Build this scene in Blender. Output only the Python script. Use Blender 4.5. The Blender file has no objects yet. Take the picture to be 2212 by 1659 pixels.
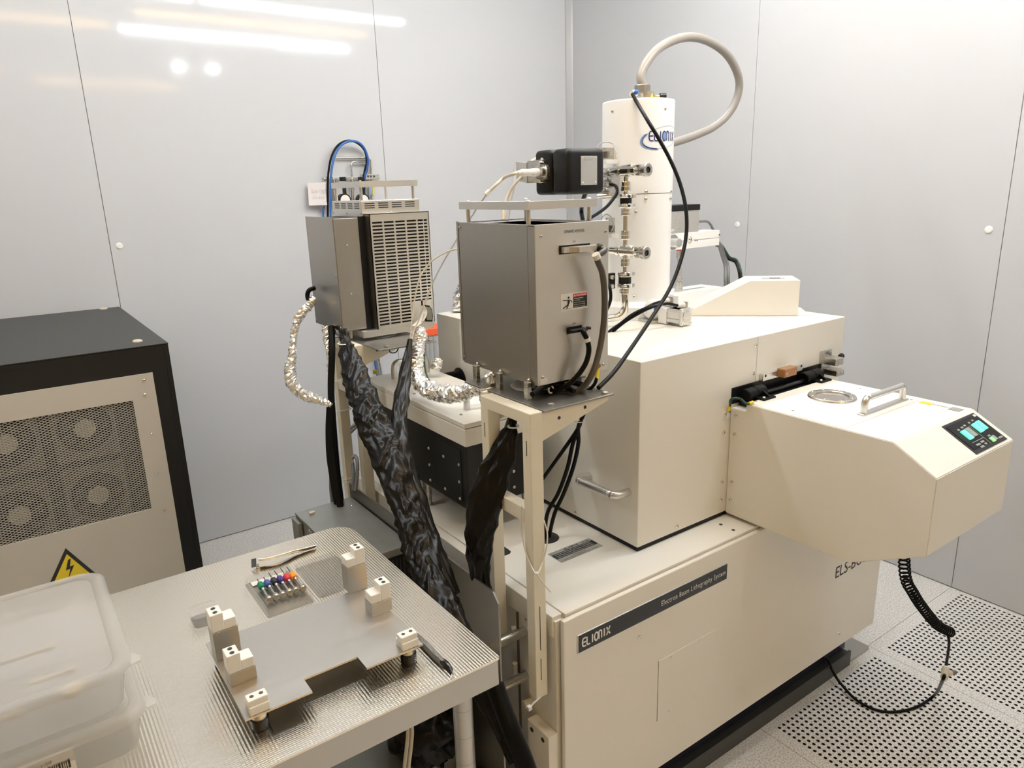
import bpy, bmesh, math, random
from mathutils import Vector, Matrix, noise
random.seed(7)
S = bpy.context.scene
COL = S.collection
# ------------------------------------------------------------------ camera
IW, IH, FPX = 2212, 1659, 1558.87
YAW, PIT, ROL = [math.radians(a) for a in (54.81665, -15.27576, -1.74447)]
CAM = Vector((0, 0, 1.505))
fw = Vector((math.cos(YAW)*math.cos(PIT), math.sin(YAW)*math.cos(PIT), math.sin(PIT)))
rt = Vector((math.sin(YAW), -math.cos(YAW), 0)); up = rt.cross(fw)
RT = rt*math.cos(ROL)+up*math.sin(ROL); UP = up*math.cos(ROL)-rt*math.sin(ROL)
cd = bpy.data.cameras.new('camera'); cam = bpy.data.objects.new('camera', cd); COL.objects.link(cam)
cd.sensor_width = 36; cd.lens = 36*FPX/IW; cd.clip_start = .02; cd.clip_end = 50
m3 = Matrix((RT, UP, -fw)).transposed()
cam.matrix_world = Matrix.Translation(CAM) @ m3.to_4x4()
S.camera = cam
# ------------------------------------------------------------------ world, view
w = bpy.data.worlds.new('world'); S.world = w; w.use_nodes = True
w.node_tree.nodes['Background'].inputs[0].default_value = (1, 1, 1, 1)
w.node_tree.nodes['Background'].inputs[1].default_value = 0.0
vs = S.view_settings; vs.view_transform = 'Standard'; vs.look = 'None'; vs.gamma = 1; vs.exposure = 0.05
try: vs.use_curve_mapping = False
except Exception: pass
TUBE_WHITE, TUBE_WARM, SPOT = 100.0, 23.0, 220.0          # lamp strengths
# ------------------------------------------------------------------ helpers
def U(u, v, x=None, y=None, z=None):
    """point where the line of sight of photo pixel (u,v) meets the plane x=, y= or z="""
    d = RT*(u-IW/2) - UP*(v-IH/2) + fw*FPX
    if x is not None: return CAM + d*((x-CAM.x)/d.x)
    if y is not None: return CAM + d*((y-CAM.y)/d.y)
    return CAM + d*((z-CAM.z)/d.z)
def UD(u, v, t):
    """point on that line of sight at forward distance t"""
    return CAM + (RT*(u-IW/2) - UP*(v-IH/2) + fw*FPX)*(t/FPX)
MATS = {}
def mat(name, col, rough=.5, metal=0.0, **k):
    m = bpy.data.materials.new(name); m.use_nodes = True; nt = m.node_tree; N = nt.nodes; L = nt.links
    b = N['Principled BSDF']
    b.inputs['Base Color'].default_value = (*col, 1); b.inputs['Roughness'].default_value = rough; b.inputs['Metallic'].default_value = metal
    for key, val in k.get('inp', {}).items(): b.inputs[key].default_value = val
    def tex(scale, vec=(1, 1, 1), detail=3, kind='ShaderNodeTexNoise'):
        tc = N.new('ShaderNodeTexCoord'); mp = N.new('ShaderNodeMapping'); mp.inputs['Scale'].default_value = vec
        t = N.new(kind); t.inputs['Scale'].default_value = scale
        if 'Detail' in t.inputs: t.inputs['Detail'].default_value = detail
        L.new(tc.outputs['Object'], mp.inputs['Vector']); L.new(mp.outputs['Vector'], t.inputs['Vector']); return t
    if 'vary' in k:                       # (scale, stretch, amount) colour variation
        sc, st, am = k['vary']; t = tex(sc, st); r = N.new('ShaderNodeMixRGB'); r.blend_type = 'MIX'
        r.inputs[1].default_value = (*[c*(1-am) for c in col], 1); r.inputs[2].default_value = (*[min(1, c*(1+am)) for c in col], 1)
        L.new(t.outputs[0], r.inputs[0]); L.new(r.outputs[0], b.inputs['Base Color'])
    if 'rvary' in k:
        sc, st, lo, hi = k['rvary']; t = tex(sc, st); mr = N.new('ShaderNodeMapRange')
        mr.inputs[1].default_value = .3; mr.inputs[2].default_value = .7; mr.inputs[3].default_value = lo; mr.inputs[4].default_value = hi
        L.new(t.outputs[0], mr.inputs[0]); L.new(mr.outputs[0], b.inputs['Roughness'])
    if 'bump' in k:                       # (scale, stretch, strength, distance)
        sc, st, s, d = k['bump']; t = tex(sc, st, 4); bp = N.new('ShaderNodeBump'); bp.inputs['Strength'].default_value = s; bp.inputs['Distance'].default_value = d
        L.new(t.outputs[0], bp.inputs['Height']); L.new(bp.outputs[0], b.inputs['Normal'])
    if 'emit' in k:
        b.inputs['Emission Color'].default_value = (*k['emit'][0], 1); b.inputs['Emission Strength'].default_value = k['emit'][1]
    MATS[name] = m; return m
mat('wall', (.575, .59, .615), .16, rvary=(3, (1, 1, 1), .06, .085), inp={'Specular IOR Level': .2})
mat('joint', (.12, .11, .10), .8); mat('wall_joint', (.30, .29, .28), .8)
mat('trim', (.42, .43, .445), .3)
mat('ceiling', (.70, .70, .69), .6)
mat('wall_warm', (.50, .38, .19), .6)  # unseen walls, tinted yellow to warm the light bounced onto front faces
mat('cream', (.84, .815, .75), .34, bump=(900, (1, 1, 1), .04, .0005))
mat('cream_warm', (.78, .735, .61), .36)
mat('white', (.92, .915, .90), .28)
mat('black', (.006, .006, .007), .42, inp={'Specular IOR Level': .3})
mat('black_gloss', (.008, .008, .01), .2)
mat('rubber', (.004, .004, .004), .36, inp={'Specular IOR Level': .14})
mat('navy', (.012, .013, .03), .4)
mat('darksteel', (.10, .10, .095), .45, .7)
mat('cab_black', (.009, .009, .009), .36, inp={'Specular IOR Level': .4})
mat('cab_grey', (.55, .525, .475), .42, .15)
mat('steel', (.60, .585, .55), .28, 1.0, rvary=(60, (1, 1, 30), .22, .36))
mat('steel_v', (.50, .48, .445), .34, 1.0, rvary=(220, (1, 1, .02), .31, .37))  # upright grain; colour darkened for the dim reflections on the amplifier side
mat('steel_h', (.78, .76, .72), .36, 1.0, rvary=(220, (.02, 1, 1), .33, .39))
mat('steel_jig', (.60, .57, .525), .34, 1.0, rvary=(220, (.02, 1, 1), .30, .37))
mat('steel_dark', (.33, .315, .285), .42, 1.0)
mat('galv', (.34, .35, .33), .45, .8, vary=(25, (1, 1, 1), .08))
mat('chrome', (.80, .78, .73), .12, 1.0)
mat('alu', (.70, .70, .69), .32, .9)
mat('brass', (.65, .45, .18), .3, 1.0)
mat('foil', (.95, .945, .93), .22, .85)
mat('bag', (.007, .006, .005), .25, inp={'Specular IOR Level': .2})
mat('hose_grey', (.30, .275, .245), .33)
mat('cable_brown', (.085, .075, .065), .42)
mat('cable_grey', (.16, .165, .17), .45)
mat('wire_cream', (.62, .56, .44), .5)
mat('wire_grey', (.45, .45, .45), .4)
mat('green', (.02, .06, .04), .4)
mat('blue_tube', (.03, .13, .42), .3)
mat('yellow', (.75, .58, .03), .45)
mat('zip', (.78, .77, .72), .4)
mat('orange', (.85, .13, .04), .45)
mat('paper', (.70, .66, .66), .8)
mat('ink', (.02, .02, .02), .6)
mat('pencil', (.40, .38, .38), .8)
mat('ptfe', (.88, .87, .83), .4, inp={'Subsurface Weight': .1, 'Subsurface Radius': (.004, .004, .003)})
mat('red', (.62, .03, .05), .5)
mat('sign_white', (.80, .79, .76), .5)
mat('navy_text', (.015, .03, .16), .4)
mat('blue_light', (.20, .34, .62), .4)
mat('amber', (.42, .19, .07), .3, inp={'Transmission Weight': .25})
mat('grille', (.025, .025, .024), .5); mat('fan_frame', (.10, .098, .09), .5)
mat('mesh_wire', (.58, .56, .52), .4, .3)
mat('silver_label', (.55, .55, .53), .35, .6)
mat('lit_green', (.1, .9, .65), .4, emit=((.22, .90, .62), .85))
mat('lit_lime', (.3, .9, .3), .4, emit=((.30, .80, .28), .45))
mat('btn_grey', (.35, .37, .36), .4)
mat('pocket', (.30, .29, .27), .7)
mat('tube_white', (1, 1, 1), .5, emit=((.93, .97, 1.0), TUBE_WHITE))
mat('tube_white_dim', (1, 1, 1), .5, emit=((.93, .97, 1.0), TUBE_WHITE*.62))
mat('tube_warm', (1, .8, .5), .5, emit=((1.0, .64, .24), TUBE_WARM))
mat('spot', (1, 1, 1), .5, emit=((.93, .97, 1.0), SPOT))
for nm, c in (('sd_green', (.0, .22, .11)), ('sd_blue', (.07, .10, .36)), ('sd_black', (.015, .015, .015)), ('sd_violet', (.06, .03, .25)), ('sd_red', (.70, .04, .05)), ('sd_orange', (.95, .36, .02))):
    mat(nm, c, .4)
def clear(name, col, alpha, rough=.12, diff=0.0):
    """thin see-through plastic: part clear, part glossy or milky skin"""
    m = mat(name, col, rough); nt = m.node_tree; N = nt.nodes; L = nt.links
    tr = N.new('ShaderNodeBsdfTransparent'); tr.inputs[0].default_value = (.97, .97, .97, 1); mx = N.new('ShaderNodeMixShader'); mx.inputs[0].default_value = alpha
    p = N['Principled BSDF']; p.inputs['Transmission Weight'].default_value = 0
    sh = p.outputs[0]
    if diff:
        tl = N.new('ShaderNodeBsdfTranslucent'); tl.inputs[0].default_value = (*col, 1); m2 = N.new('ShaderNodeMixShader'); m2.inputs[0].default_value = diff
        L.new(p.outputs[0], m2.inputs[1]); L.new(tl.outputs[0], m2.inputs[2]); sh = m2.outputs[0]
    L.new(tr.outputs[0], mx.inputs[1]); L.new(sh, mx.inputs[2]); L.new(mx.outputs[0], N['Material Output'].inputs[0]); return m
clear('clear_plastic', (.95, .94, .92), .085, .05)
clear('milky', (.74, .74, .74), .40, .22, .45)
clear('milky_lid', (.84, .84, .84), .36, .2, .35)
clear('film', (.80, .80, .82), .16, .10)
clear('glass_dark', (.25, .23, .22), .85, .03)
def table_mat():
    m = mat('table_steel', (.90, .84, .73), .24, 1.0); nt = m.node_tree; N = nt.nodes; L = nt.links; b = N['Principled BSDF']
    tc = N.new('ShaderNodeTexCoord'); wv = N.new('ShaderNodeTexWave'); wv.wave_type = 'BANDS'; wv.bands_direction = 'X'
    wv.inputs['Scale'].default_value = 62; wv.inputs['Distortion'].default_value = .25; wv.inputs['Detail'].default_value = 1
    wv2 = N.new('ShaderNodeTexWave'); wv2.bands_direction = 'Y'; wv2.inputs['Scale'].default_value = 85; wv2.inputs['Distortion'].default_value = .6
    mx = N.new('ShaderNodeMath'); mx.operation = 'MULTIPLY_ADD'; mx.inputs[1].default_value = .3
    L.new(tc.outputs['Object'], wv.inputs[0]); L.new(tc.outputs['Object'], wv2.inputs[0])
    L.new(wv2.outputs['Fac'], mx.inputs[0]); L.new(wv.outputs['Fac'], mx.inputs[2])
    bp = N.new('ShaderNodeBump'); bp.inputs['Strength'].default_value = .6; bp.inputs['Distance'].default_value = .0005
    L.new(mx.outputs[0], bp.inputs['Height']); L.new(bp.outputs[0], b.inputs['Normal'])
table_mat()
def floor_mat():
    m = mat('floor', (.62, .61, .58), .45); nt = m.node_tree; N = nt.nodes; L = nt.links; b = N['Principled BSDF']
    geo = N.new('ShaderNodeNewGeometry'); t = N.new('ShaderNodeTexNoise'); t.inputs['Scale'].default_value = 210; t.inputs['Detail'].default_value = 3; t.inputs['Roughness'].default_value = .7
    r = N.new('ShaderNodeValToRGB'); e = r.color_ramp.elements; e[0].position = .40; e[0].color = (.50, .495, .485, 1); e[1].position = .53; e[1].color = (.84, .83, .81, 1)
    L.new(geo.outputs['Position'], t.inputs['Vector']); L.new(t.outputs[0], r.inputs[0]); L.new(r.outputs[0], b.inputs['Base Color'])
floor_mat()

class MB:
    """collects vertices and faces; build() links them as one mesh object"""
    def __init__(s): s.v = []; s.f = []; s.sm = []
    def add(s, vs, fs, smooth=False):
        o = len(s.v); s.v += [Vector(p) for p in vs]; s.f += [tuple(i+o for i in f) for f in fs]; s.sm += [smooth]*len(fs); return s
    def box(s, x0, x1, y0, y1, z0, z1, b=0.0):
        if b > 0:
            bm = bmesh.new(); bmesh.ops.create_cube(bm, size=1)
            for p in bm.verts: p.co = Vector(((x0+x1)/2+p.co.x*(x1-x0), (y0+y1)/2+p.co.y*(y1-y0), (z0+z1)/2+p.co.z*(z1-z0)))
            bmesh.ops.bevel(bm, geom=bm.edges[:], offset=b, segments=2 if b < .006 else 4, affect='EDGES', profile=.5)
            bm.verts.index_update(); s.add([p.co.copy() for p in bm.verts], [[q.index for q in f.verts] for f in bm.faces], b >= .006); bm.free(); return s
        P = [(x, y, z) for z in (z0, z1) for y in (y0, y1) for x in (x0, x1)]
        return s.add(P, [(0, 2, 3, 1), (4, 5, 7, 6), (0, 1, 5, 4), (2, 6, 7, 3), (0, 4, 6, 2), (1, 3, 7, 5)])
    def prism(s, pts, axis, a, b):
        """polygon pts (2-D) extruded along axis from a to b; x:(y,z) y:(x,z) z:(x,y)"""
        def q(p, t): return {'x': (t, p[0], p[1]), 'y': (p[0], t, p[1]), 'z': (p[0], p[1], t)}[axis]
        n = len(pts); V = [q(p, a) for p in pts]+[q(p, b) for p in pts]
        F = [tuple(range(n-1, -1, -1)), tuple(range(n, 2*n))]+[(i, (i+1) % n, n+(i+1) % n, n+i) for i in range(n)]
        return s.add(V, F)
    def cyl(s, p0, p1, r, r2=None, n=20, caps=True):
        p0 = Vector(p0); p1 = Vector(p1); r2 = r if r2 is None else r2; d = (p1-p0).normalized()
        a = d.orthogonal().normalized(); c = d.cross(a); V = []
        for p, rr in ((p0, r), (p1, r2)):
            V += [p+(a*math.cos(2*math.pi*i/n)+c*math.sin(2*math.pi*i/n))*rr for i in range(n)]
        s.add(V, [(i, (i+1) % n, n+(i+1) % n, n+i) for i in range(n)], True)
        if caps: s.add(V[:n], [tuple(range(n-1, -1, -1))]); s.add(V[n:], [tuple(range(n))])
        return s
    def lathe(s, p0, d, prof, n=24, a0=0, a1=2*math.pi, caps=True, ref=None):
        """profile [(along,radius)...] turned about the line p0 + d*t"""
        p0 = Vector(p0); d = Vector(d).normalized(); a = (Vector(ref) if ref else d.orthogonal()).normalized(); c = d.cross(a)
        full = abs(a1-a0-2*math.pi) < 1e-6; k = n if full else n+1
        V = [p0+d*t+(a*math.cos(a0+(a1-a0)*i/n)+c*math.sin(a0+(a1-a0)*i/n))*r for t, r in prof for i in range(k)]
        F = []
        for j in range(len(prof)-1):
            for i in range(n):
                i2 = (i+1) % k; F.append((j*k+i, j*k+i2, (j+1)*k+i2, (j+1)*k+i))
        for j in range(len(prof)-1):       # flat rings keep hard edges
            s.add(V[j*k:(j+2)*k], [(i, (i+1) % k, k+(i+1) % k, k+i) for i in range(n)], True)
        if caps and full:
            s.add(V[:k], [tuple(range(k-1, -1, -1))]); s.add(V[-k:], [tuple(range(k))])
        return s
    def tube(s, pts, r, n=10, res=8, close=False, radii=None, disp=None, flat=False, squash=None):
        """round tube along a smooth curve through pts"""
        P, Tt = spline(pts, res, close); m = len(P); nseg = m if close else m-1
        if radii is not None:
            R = []
            for i in range(m):
                t = i/(m-1)*(len(radii)-1); k = min(int(t), len(radii)-2); f = t-k; f = f*f*(3-2*f); R.append(radii[k]*(1-f)+radii[k+1]*f)
        else: R = [r]*m
        a = Tt[0].orthogonal().normalized()
        if squash: a = (Vector(squash[0])-Tt[0]*Vector(squash[0]).dot(Tt[0])).normalized()
        V = []
        for i in range(m):
            a = (a-Tt[i]*a.dot(Tt[i])).normalized(); c = Tt[i].cross(a)
            sq = squash[1] if squash else 1
            for j in range(n):
                th = 2*math.pi*j/n; dr = a*math.cos(th)*sq+c*math.sin(th); p = P[i]+dr*R[i]
                if disp: p = p+dr.normalized()*disp(p, i/m, th)*R[i]
                V.append(p)
        F = [(i*n+j, i*n+(j+1) % n, ((i+1) % m)*n+(j+1) % n, ((i+1) % m)*n+j) for i in range(nseg) for j in range(n)]
        s.add(V, F, not flat)
        if not close: s.add(V[:n], [tuple(range(n-1, -1, -1))]); s.add(V[-n:], [tuple(range(n))])
        return s
    def ball(s, c, r, n=12):
        c = Vector(c); k = n//2
        return s.lathe(c-Vector((0, 0, r)), (0, 0, 1), [(r-r*math.cos(math.pi*i/k), max(1e-5, r*math.sin(math.pi*i/k))) for i in range(k+1)], n, caps=False)
    def build(s, name, m, parent=None, kind=None):
        me = bpy.data.meshes.new(name)
        if not s.v: s.v = [Vector()]
        lo = Vector([min(p[i] for p in s.v) for i in range(3)]); hi = Vector([max(p[i] for p in s.v) for i in range(3)])
        c = (lo+hi)/2
        me.from_pydata([p-c for p in s.v], [], s.f)
        me.polygons.foreach_set('use_smooth', s.sm); me.update()
        me.materials.append(MATS[m] if isinstance(m, str) else m)
        o = bpy.data.objects.new(name, me); COL.objects.link(o); o.location = c
        if kind: o['kind'] = kind
        if parent is not None: par(o, parent)
        return o
WL = {}
def wl(o):
    """world position of an object (no parent has a rotation)"""
    p = Vector(o.location)
    while o.parent: o = o.parent; p += o.location
    return p
def par(o, parent):
    o.location = o.location-wl(parent); o.parent = parent; return o
def spline(pts, res=8, close=False):
    pts = [Vector(p) for p in pts]; n = len(pts); P = []
    if n == 2 and not close:
        P = [pts[0].lerp(pts[1], i/res) for i in range(res+1)]
    else:
        seg = n if close else n-1
        for i in range(seg):
            p1 = pts[i]; p2 = pts[(i+1) % n]
            p0 = pts[i-1] if (i > 0 or close) else p1*2-p2
            p3 = pts[(i+2) % n] if (i+2 < n or close) else p2*2-p1
            for k in range(res):
                t = k/res; P.append(.5*((2*p1)+(p2-p0)*t+(2*p0-5*p1+4*p2-p3)*t*t+(3*p1-p0-3*p2+p3)*t**3))
        if not close: P.append(pts[-1])
    m = len(P); T = []
    for i in range(m):
        a = P[(i-1) % m] if (close or i > 0) else P[0]; b = P[(i+1) % m] if (close or i < m-1) else P[-1]
        d = b-a; T.append(d.normalized() if d.length > 1e-9 else Vector((0, 0, 1)))
    return P, T
def thing(name, label, cat, loc=(0, 0, 0), group=None):
    o = bpy.data.objects.new(name, None); o.empty_display_size = .05; COL.objects.link(o); o.location = loc; return tag(o, label, cat, group)
def tag(o, label, cat, group=None):
    o['label'] = label; o['category'] = cat
    if group: o['group'] = group
    return o
def struct(o): o['kind'] = 'structure'; return o
def box(name, m, parent, x0, x1, y0, y1, z0, z1, b=0.0): return MB().box(x0, x1, y0, y1, z0, z1, b).build(name, m, parent)
SHARED = {}
def shared(name, key, make, m, parent, p, nrm, mname=None):
    """copies sharing one mesh, local +Z turned to nrm"""
    if key not in SHARED:
        mb = MB(); make(mb); me = bpy.data.meshes.new(name); me.from_pydata(mb.v, [], mb.f); me.polygons.foreach_set('use_smooth', mb.sm); me.update(); SHARED[key] = me
        me.materials.append(MATS[m])
    o = bpy.data.objects.new(name, SHARED[key]); COL.objects.link(o); o.location = p
    o.rotation_euler = Vector((0, 0, 1)).rotation_difference(Vector(nrm)).to_euler()
    if parent is not None: par(o, parent)
    return o
NX, NY, NZ = (-1, 0, 0), (0, -1, 0), (0, 0, 1)
def screw(parent, p, nrm, r=.005, m='chrome', name='screw'):
    def mk(b):
        b.lathe((0, 0, 0), (0, 0, 1), [(0, r), (r*.35, r*.92), (r*.6, r*.55), (r*.62, r*.36)], 12, caps=False)
        b.lathe((0, 0, 0), (0, 0, 1), [(r*.62, r*.36), (r*.2, r*.34), (r*.2, 1e-5)], 6, caps=False)
    return shared(name, ('screw', round(r, 5), m), mk, m, parent, p, nrm)
def text(txt, parent, o, xd, yd, w=None, h=None, m='ink', name='lettering', thick=.0003, cx=False, spacing=1.0):
    """flat letters laid on a surface from corner o, running along xd, upright along yd"""
    cu = bpy.data.curves.new(name, 'FONT'); cu.body = txt; cu.space_character = spacing; cu.resolution_u = 3
    t = bpy.data.objects.new(name, cu); COL.objects.link(t)
    dg = bpy.context.evaluated_depsgraph_get(); me = bpy.data.meshes.new_from_object(t.evaluated_get(dg)); bpy.data.objects.remove(t); bpy.data.curves.remove(cu)
    vs = [v.co.copy() for v in me.vertices]; lx = min(v.x for v in vs); hx = max(v.x for v in vs); ly = min(v.y for v in vs); hy = max(v.y for v in vs)
    sx = (w/(hx-lx)) if w else None; sy = (h/(hy-ly)) if h else sx
    if sx is None: sx = sy
    xd = Vector(xd).normalized(); yd = Vector(yd).normalized(); n = xd.cross(yd)
    mb = MB(); mb.add([Vector(o)+xd*((v.x-lx)*sx)+yd*((v.y-ly)*sy)+n*thick for v in vs], [tuple(p.vertices) for p in me.polygons])
    bpy.data.meshes.remove(me)
    return mb.build(name, m, parent)
def strokes(lines, fn, wd, parent, m, name='lettering', thick=.0004):
    """ribbon letters: polylines in 2-D mapped to the surface by fn(x,y,lift)"""
    mb = MB()
    for ln in lines:
        k = len(ln); V = []
        for i, (x, y) in enumerate(ln):
            ax, ay = ln[max(0, i-1)]; bx, by = ln[min(k-1, i+1)]; dx, dy = bx-ax, by-ay; l = math.hypot(dx, dy) or 1
            V += [fn(x-dy/l*wd/2, y+dx/l*wd/2, thick), fn(x+dy/l*wd/2, y-dx/l*wd/2, thick)]
        mb.add(V, [(2*i, 2*i+1, 2*i+3, 2*i+2) for i in range(k-1)])
    return mb.build(name, m, parent)
def arc(cx, cy, rx, ry, a0, a1, n=8): return [(cx+rx*math.cos(math.radians(a0+(a1-a0)*i/n)), cy+ry*math.sin(math.radians(a0+(a1-a0)*i/n))) for i in range(n+1)]
def elionix(x0, w, h, y0=0):
    """letter strokes of the maker's name in a w x h box"""
    L = []; c = w/7.0; g = .12*c
    def X(i, f): return x0+i*c+f*(c-g)
    L.append([(X(0, 1), y0+h)]+arc(X(0, .35), y0+h/2, (c-g)*.35, h/2, 90, 270, 10)+[(X(0, 1), y0)]); L.append([(X(0, .05), y0+h/2), (X(0, .95), y0+h/2)])
    L.append([(X(1, .1), y0+h)]+arc(X(1, .4), y0+h*.25, (c-g)*.3, h*.25, 180, 270, 6)+[(X(1, 1), y0)])
    L.append([(X(2, .5), y0), (X(2, .5), y0+h)])
    L.append(arc(X(3, .45), y0+h/2, (c-g)*.5, h/2, 0, 360, 18))
    L.append([(X(4, .08), y0), (X(4, .08), y0+h)]+[(X(4, .3), y0+h)]+arc(X(4, .5), y0+h*.72, (c-g)*.32, h*.28, 90, 0, 6)[1:]+[(X(4, .82), y0)])
    L.append([(X(5, .45), y0), (X(5, .45), y0+h)])
    L.append([(X(6, 0), y0), (X(6, .95), y0+h)]); L.append([(X(6, 0), y0+h), (X(6, .95), y0)])
    return L
def handle(name, parent, p0, p1, out, r, m='alu', n=10):
    p0 = Vector(p0); p1 = Vector(p1); o = Vector(out); d = (p1-p0).normalized(); k = o.length*.45
    a = p0+o; b = p1+o
    return MB().tube([p0, p0+o*.55, p0+o*.88+d*k*.18, a+d*k*.7, a+d*k*1.2, b-d*k*1.2, b-d*k*.7, p1+o*.88-d*k*.18, p1+o*.55, p1], r, n, 4).build(name, m, parent)
def foil_disp(amp, sc):
    def f(p, t, th):
        q = p*sc; return amp*(noise.noise(q)*.9+.8*noise.noise(q*2.3+Vector((5, 1, 2))))+random.uniform(-1, 1)*amp*.35
    return f
def bag_disp(amp, sc):
    def ridge(q): return max(-.6, 1-3.2*abs(noise.noise(q)))
    def f(p, t, th):
        c, d = math.cos(th), math.sin(th); k = t*sc
        a = ridge(Vector((k*1.3+d*1.1, c*.5, d*.5))); b = ridge(Vector((k*1.9-d*1.7, c*.9+4, d*.9))); e = ridge(Vector((k*.5+9, c*1.8, d*1.8)))
        return amp*(.55*a+.45*b+.35*e-.5)
    return f
def foil_hose(label, pts, radii, amp=.28, sc=70, name='foil_wrapped_hose', n=16, res=9, group=None):
    o = MB().tube(pts, 0, n, res, radii=radii, disp=foil_disp(amp, sc), flat=True).build(name, 'foil'); return tag(o, label, 'hose', group)
def cable(label, pts, r, m='rubber', name='cable', n=8, res=8, cat='cable', group=None, parent=None):
    o = MB().tube(pts, r, n, res).build(name, m, parent)
    if parent is None: tag(o, label, cat, group)
    return o
# ================================================================== the setting
XW, YW, ZC, XB, YB = 2.72, 3.23, 2.60, -1.9, -2.3
fl = struct(MB().box(XB-.1, XW+.1, YB-.1, YW+.1, -.09, -.06).build('floor', 'ink'))  # base coloured black so the floor holes look shaded
TS, TX0, TY0 = .6, 1.54, .43
def perf_mesh():
    mb = MB(); nx, ny, px, py, r = 26, 33, .0204, .0157, .0050; t = TS/2-.0006
    x0 = -nx*px/2; y0 = -ny*py/2
    for i in range(nx):
        for j in range(ny):
            cx = x0+(i+.5)*px; cy = y0+(j+.5)*py; a, b = px/2, py/2
            O = [(a, 0), (a, b), (0, b), (-a, b), (-a, 0), (-a, -b), (0, -b), (a, -b)]
            H = [(r*math.cos(k*math.pi/4), r*math.sin(k*math.pi/4)) for k in range(8)]
            V = [(cx+p[0], cy+p[1], 0) for p in O]+[(cx+p[0], cy+p[1], 0) for p in H]+[(cx+p[0], cy+p[1], -.02) for p in H]
            mb.add(V, [(k, (k+1) % 8, 8+(k+1) % 8, 8+k) for k in range(8)]+[(8+k, 8+(k+1) % 8, 16+(k+1) % 8, 16+k) for k in range(8)])
    for (ax, bx, ay, by) in ((-t, x0, -t, t), (-x0, t, -t, t), (x0, -x0, -t, y0), (x0, -x0, -y0, t)):
        mb.add([(ax, ay, 0), (bx, ay, 0), (bx, by, 0), (ax, by, 0)], [(0, 1, 2, 3)])
    return mb
def plain_tile(b): b.box(-TS/2+.0006, TS/2-.0006, -TS/2+.0006, TS/2-.0006, -.02, 0)
PM = perf_mesh(); PM_obj = None
for i in range(-6, 2):
    for j in range(-5, 5):
        cx, cy = TX0+(i+.5)*TS, TY0+(j+.5)*TS
        if cx-TS/2 > XW or cy-TS/2 > YW or cx+TS/2 < XB or cy+TS/2 < YB: continue
        if j == 0 and i in (0, 1):
            pt_ = shared('perforated_tile', 'perf', lambda b: b.add(PM.v, PM.f), 'floor', fl, (cx, cy, 0), NZ).data
            if len(pt_.materials) < 2:
                pt_.materials.append(MATS['ink']); pt_.polygons.foreach_set('material_index', [1 if (k % 16) > 7 and k < 26*33*16 else 0 for k in range(len(pt_.polygons))])  # hole walls coloured black, shade painted into the perforations
        else: shared('floor_tile', 'tile', plain_tile, 'floor', fl, (cx, cy, 0), NZ)
wl_ = struct(MB().box(XB-.1, XW+.12, YW+.006, YW+.1, -.06, ZC).build('wall_left', 'wall_joint'))
for a, b in ((XB, -.814), (-.812, .384), (.386, 1.582), (1.584, XW)):
    MB().box(a, b, YW, YW+.0065, .004, ZC, .001).build('wall_panel', 'wall', wl_)
wr_ = struct(MB().box(XW+.006, XW+.1, YB-.1, YW+.006, -.06, ZC).build('wall_right', 'wall_joint'))
for a, b in ((YB, -.971), (-.969, .027), (.029, 1.027), (1.029, 2.029), (2.031, YW)):
    MB().box(XW, XW+.0065, a, b, .004, ZC, .001).build('wall_panel', 'wall', wr_)
def plug(b): b.lathe((0, 0, 0), (0, 0, 1), [(0, .0125), (.002, .0125), (.004, .009), (.0042, 1e-5)], 18, caps=False)
shared('wall_plug', 'plug', plug, 'white', wl_, U(258, 531, y=YW), NY)
for u, v in ((1593, 485), (2136, 496)): shared('wall_plug', 'plug', plug, 'white', wr_, U(u, v, x=XW), NX)
struct(MB().prism([(XW+.001, YW+.001), (XW-.03, YW+.001), (XW-.026, YW-.006), (XW-.007, YW-.026), (XW+.001, YW-.03)], 'z', 0, ZC).build('trim_1', 'trim'))
struct(MB().box(XB-.1, XW+.1, YB-.1, YW+.1, ZC, ZC+.06).build('ceiling', 'ceiling'))
struct(MB().box(XB-.1, XW+.1, YB-.1, YB, -.06, ZC).build('wall_back', 'wall_warm'))
struct(MB().box(XB-.1, XB, YB-.1, YW+.1, -.06, ZC).build('wall_side', 'wall_warm'))
# ceiling lamps: long tubes running with the left wall, mostly as mirrored in its glossy panels
def lamp(label, x0, x1, y, m, group):
    t = thing('ceiling_lamp', label, 'lamp', ((x0+x1)/2, y, ZC), group)
    MB().prism([(y-.05, ZC), (y+.05, ZC), (y+.035, ZC-.03), (y-.035, ZC-.03)], 'x', x0-.02, x1+.02).build('housing', 'white', t)
    MB().cyl((x0, y, ZC-.042), (x1, y, ZC-.042), .017, n=10).build('lamp_tube', m, t)
for x0, x1, y in ((.93, 1.89, .90), (1.94, 2.50, .86), (1.20, 2.45, 1.87), (-.05, 1.15, 1.87), (-1.5, -.2, 1.87)):  # leftmost tube is added, unseen, to brighten the lower left wall
    lamp('white fluorescent tube lamp fixed to the ceiling', x0, x1, y, 'tube_white' if y < 1.5 else 'tube_white_dim', 'white ceiling tubes')
for x0, x1, y in ((.94, 1.72, 1.41), (1.74, 2.40, 1.41), (-.45, .86, .97), (-.8, .36, -1.17), (.6, 1.8, -1.7)):  # rearmost tube is added, unseen, for warm light on the front faces
    lamp('warm yellow fluorescent tube lamp fixed to the ceiling', x0, x1, y, 'tube_warm', 'yellow ceiling tubes')
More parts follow.
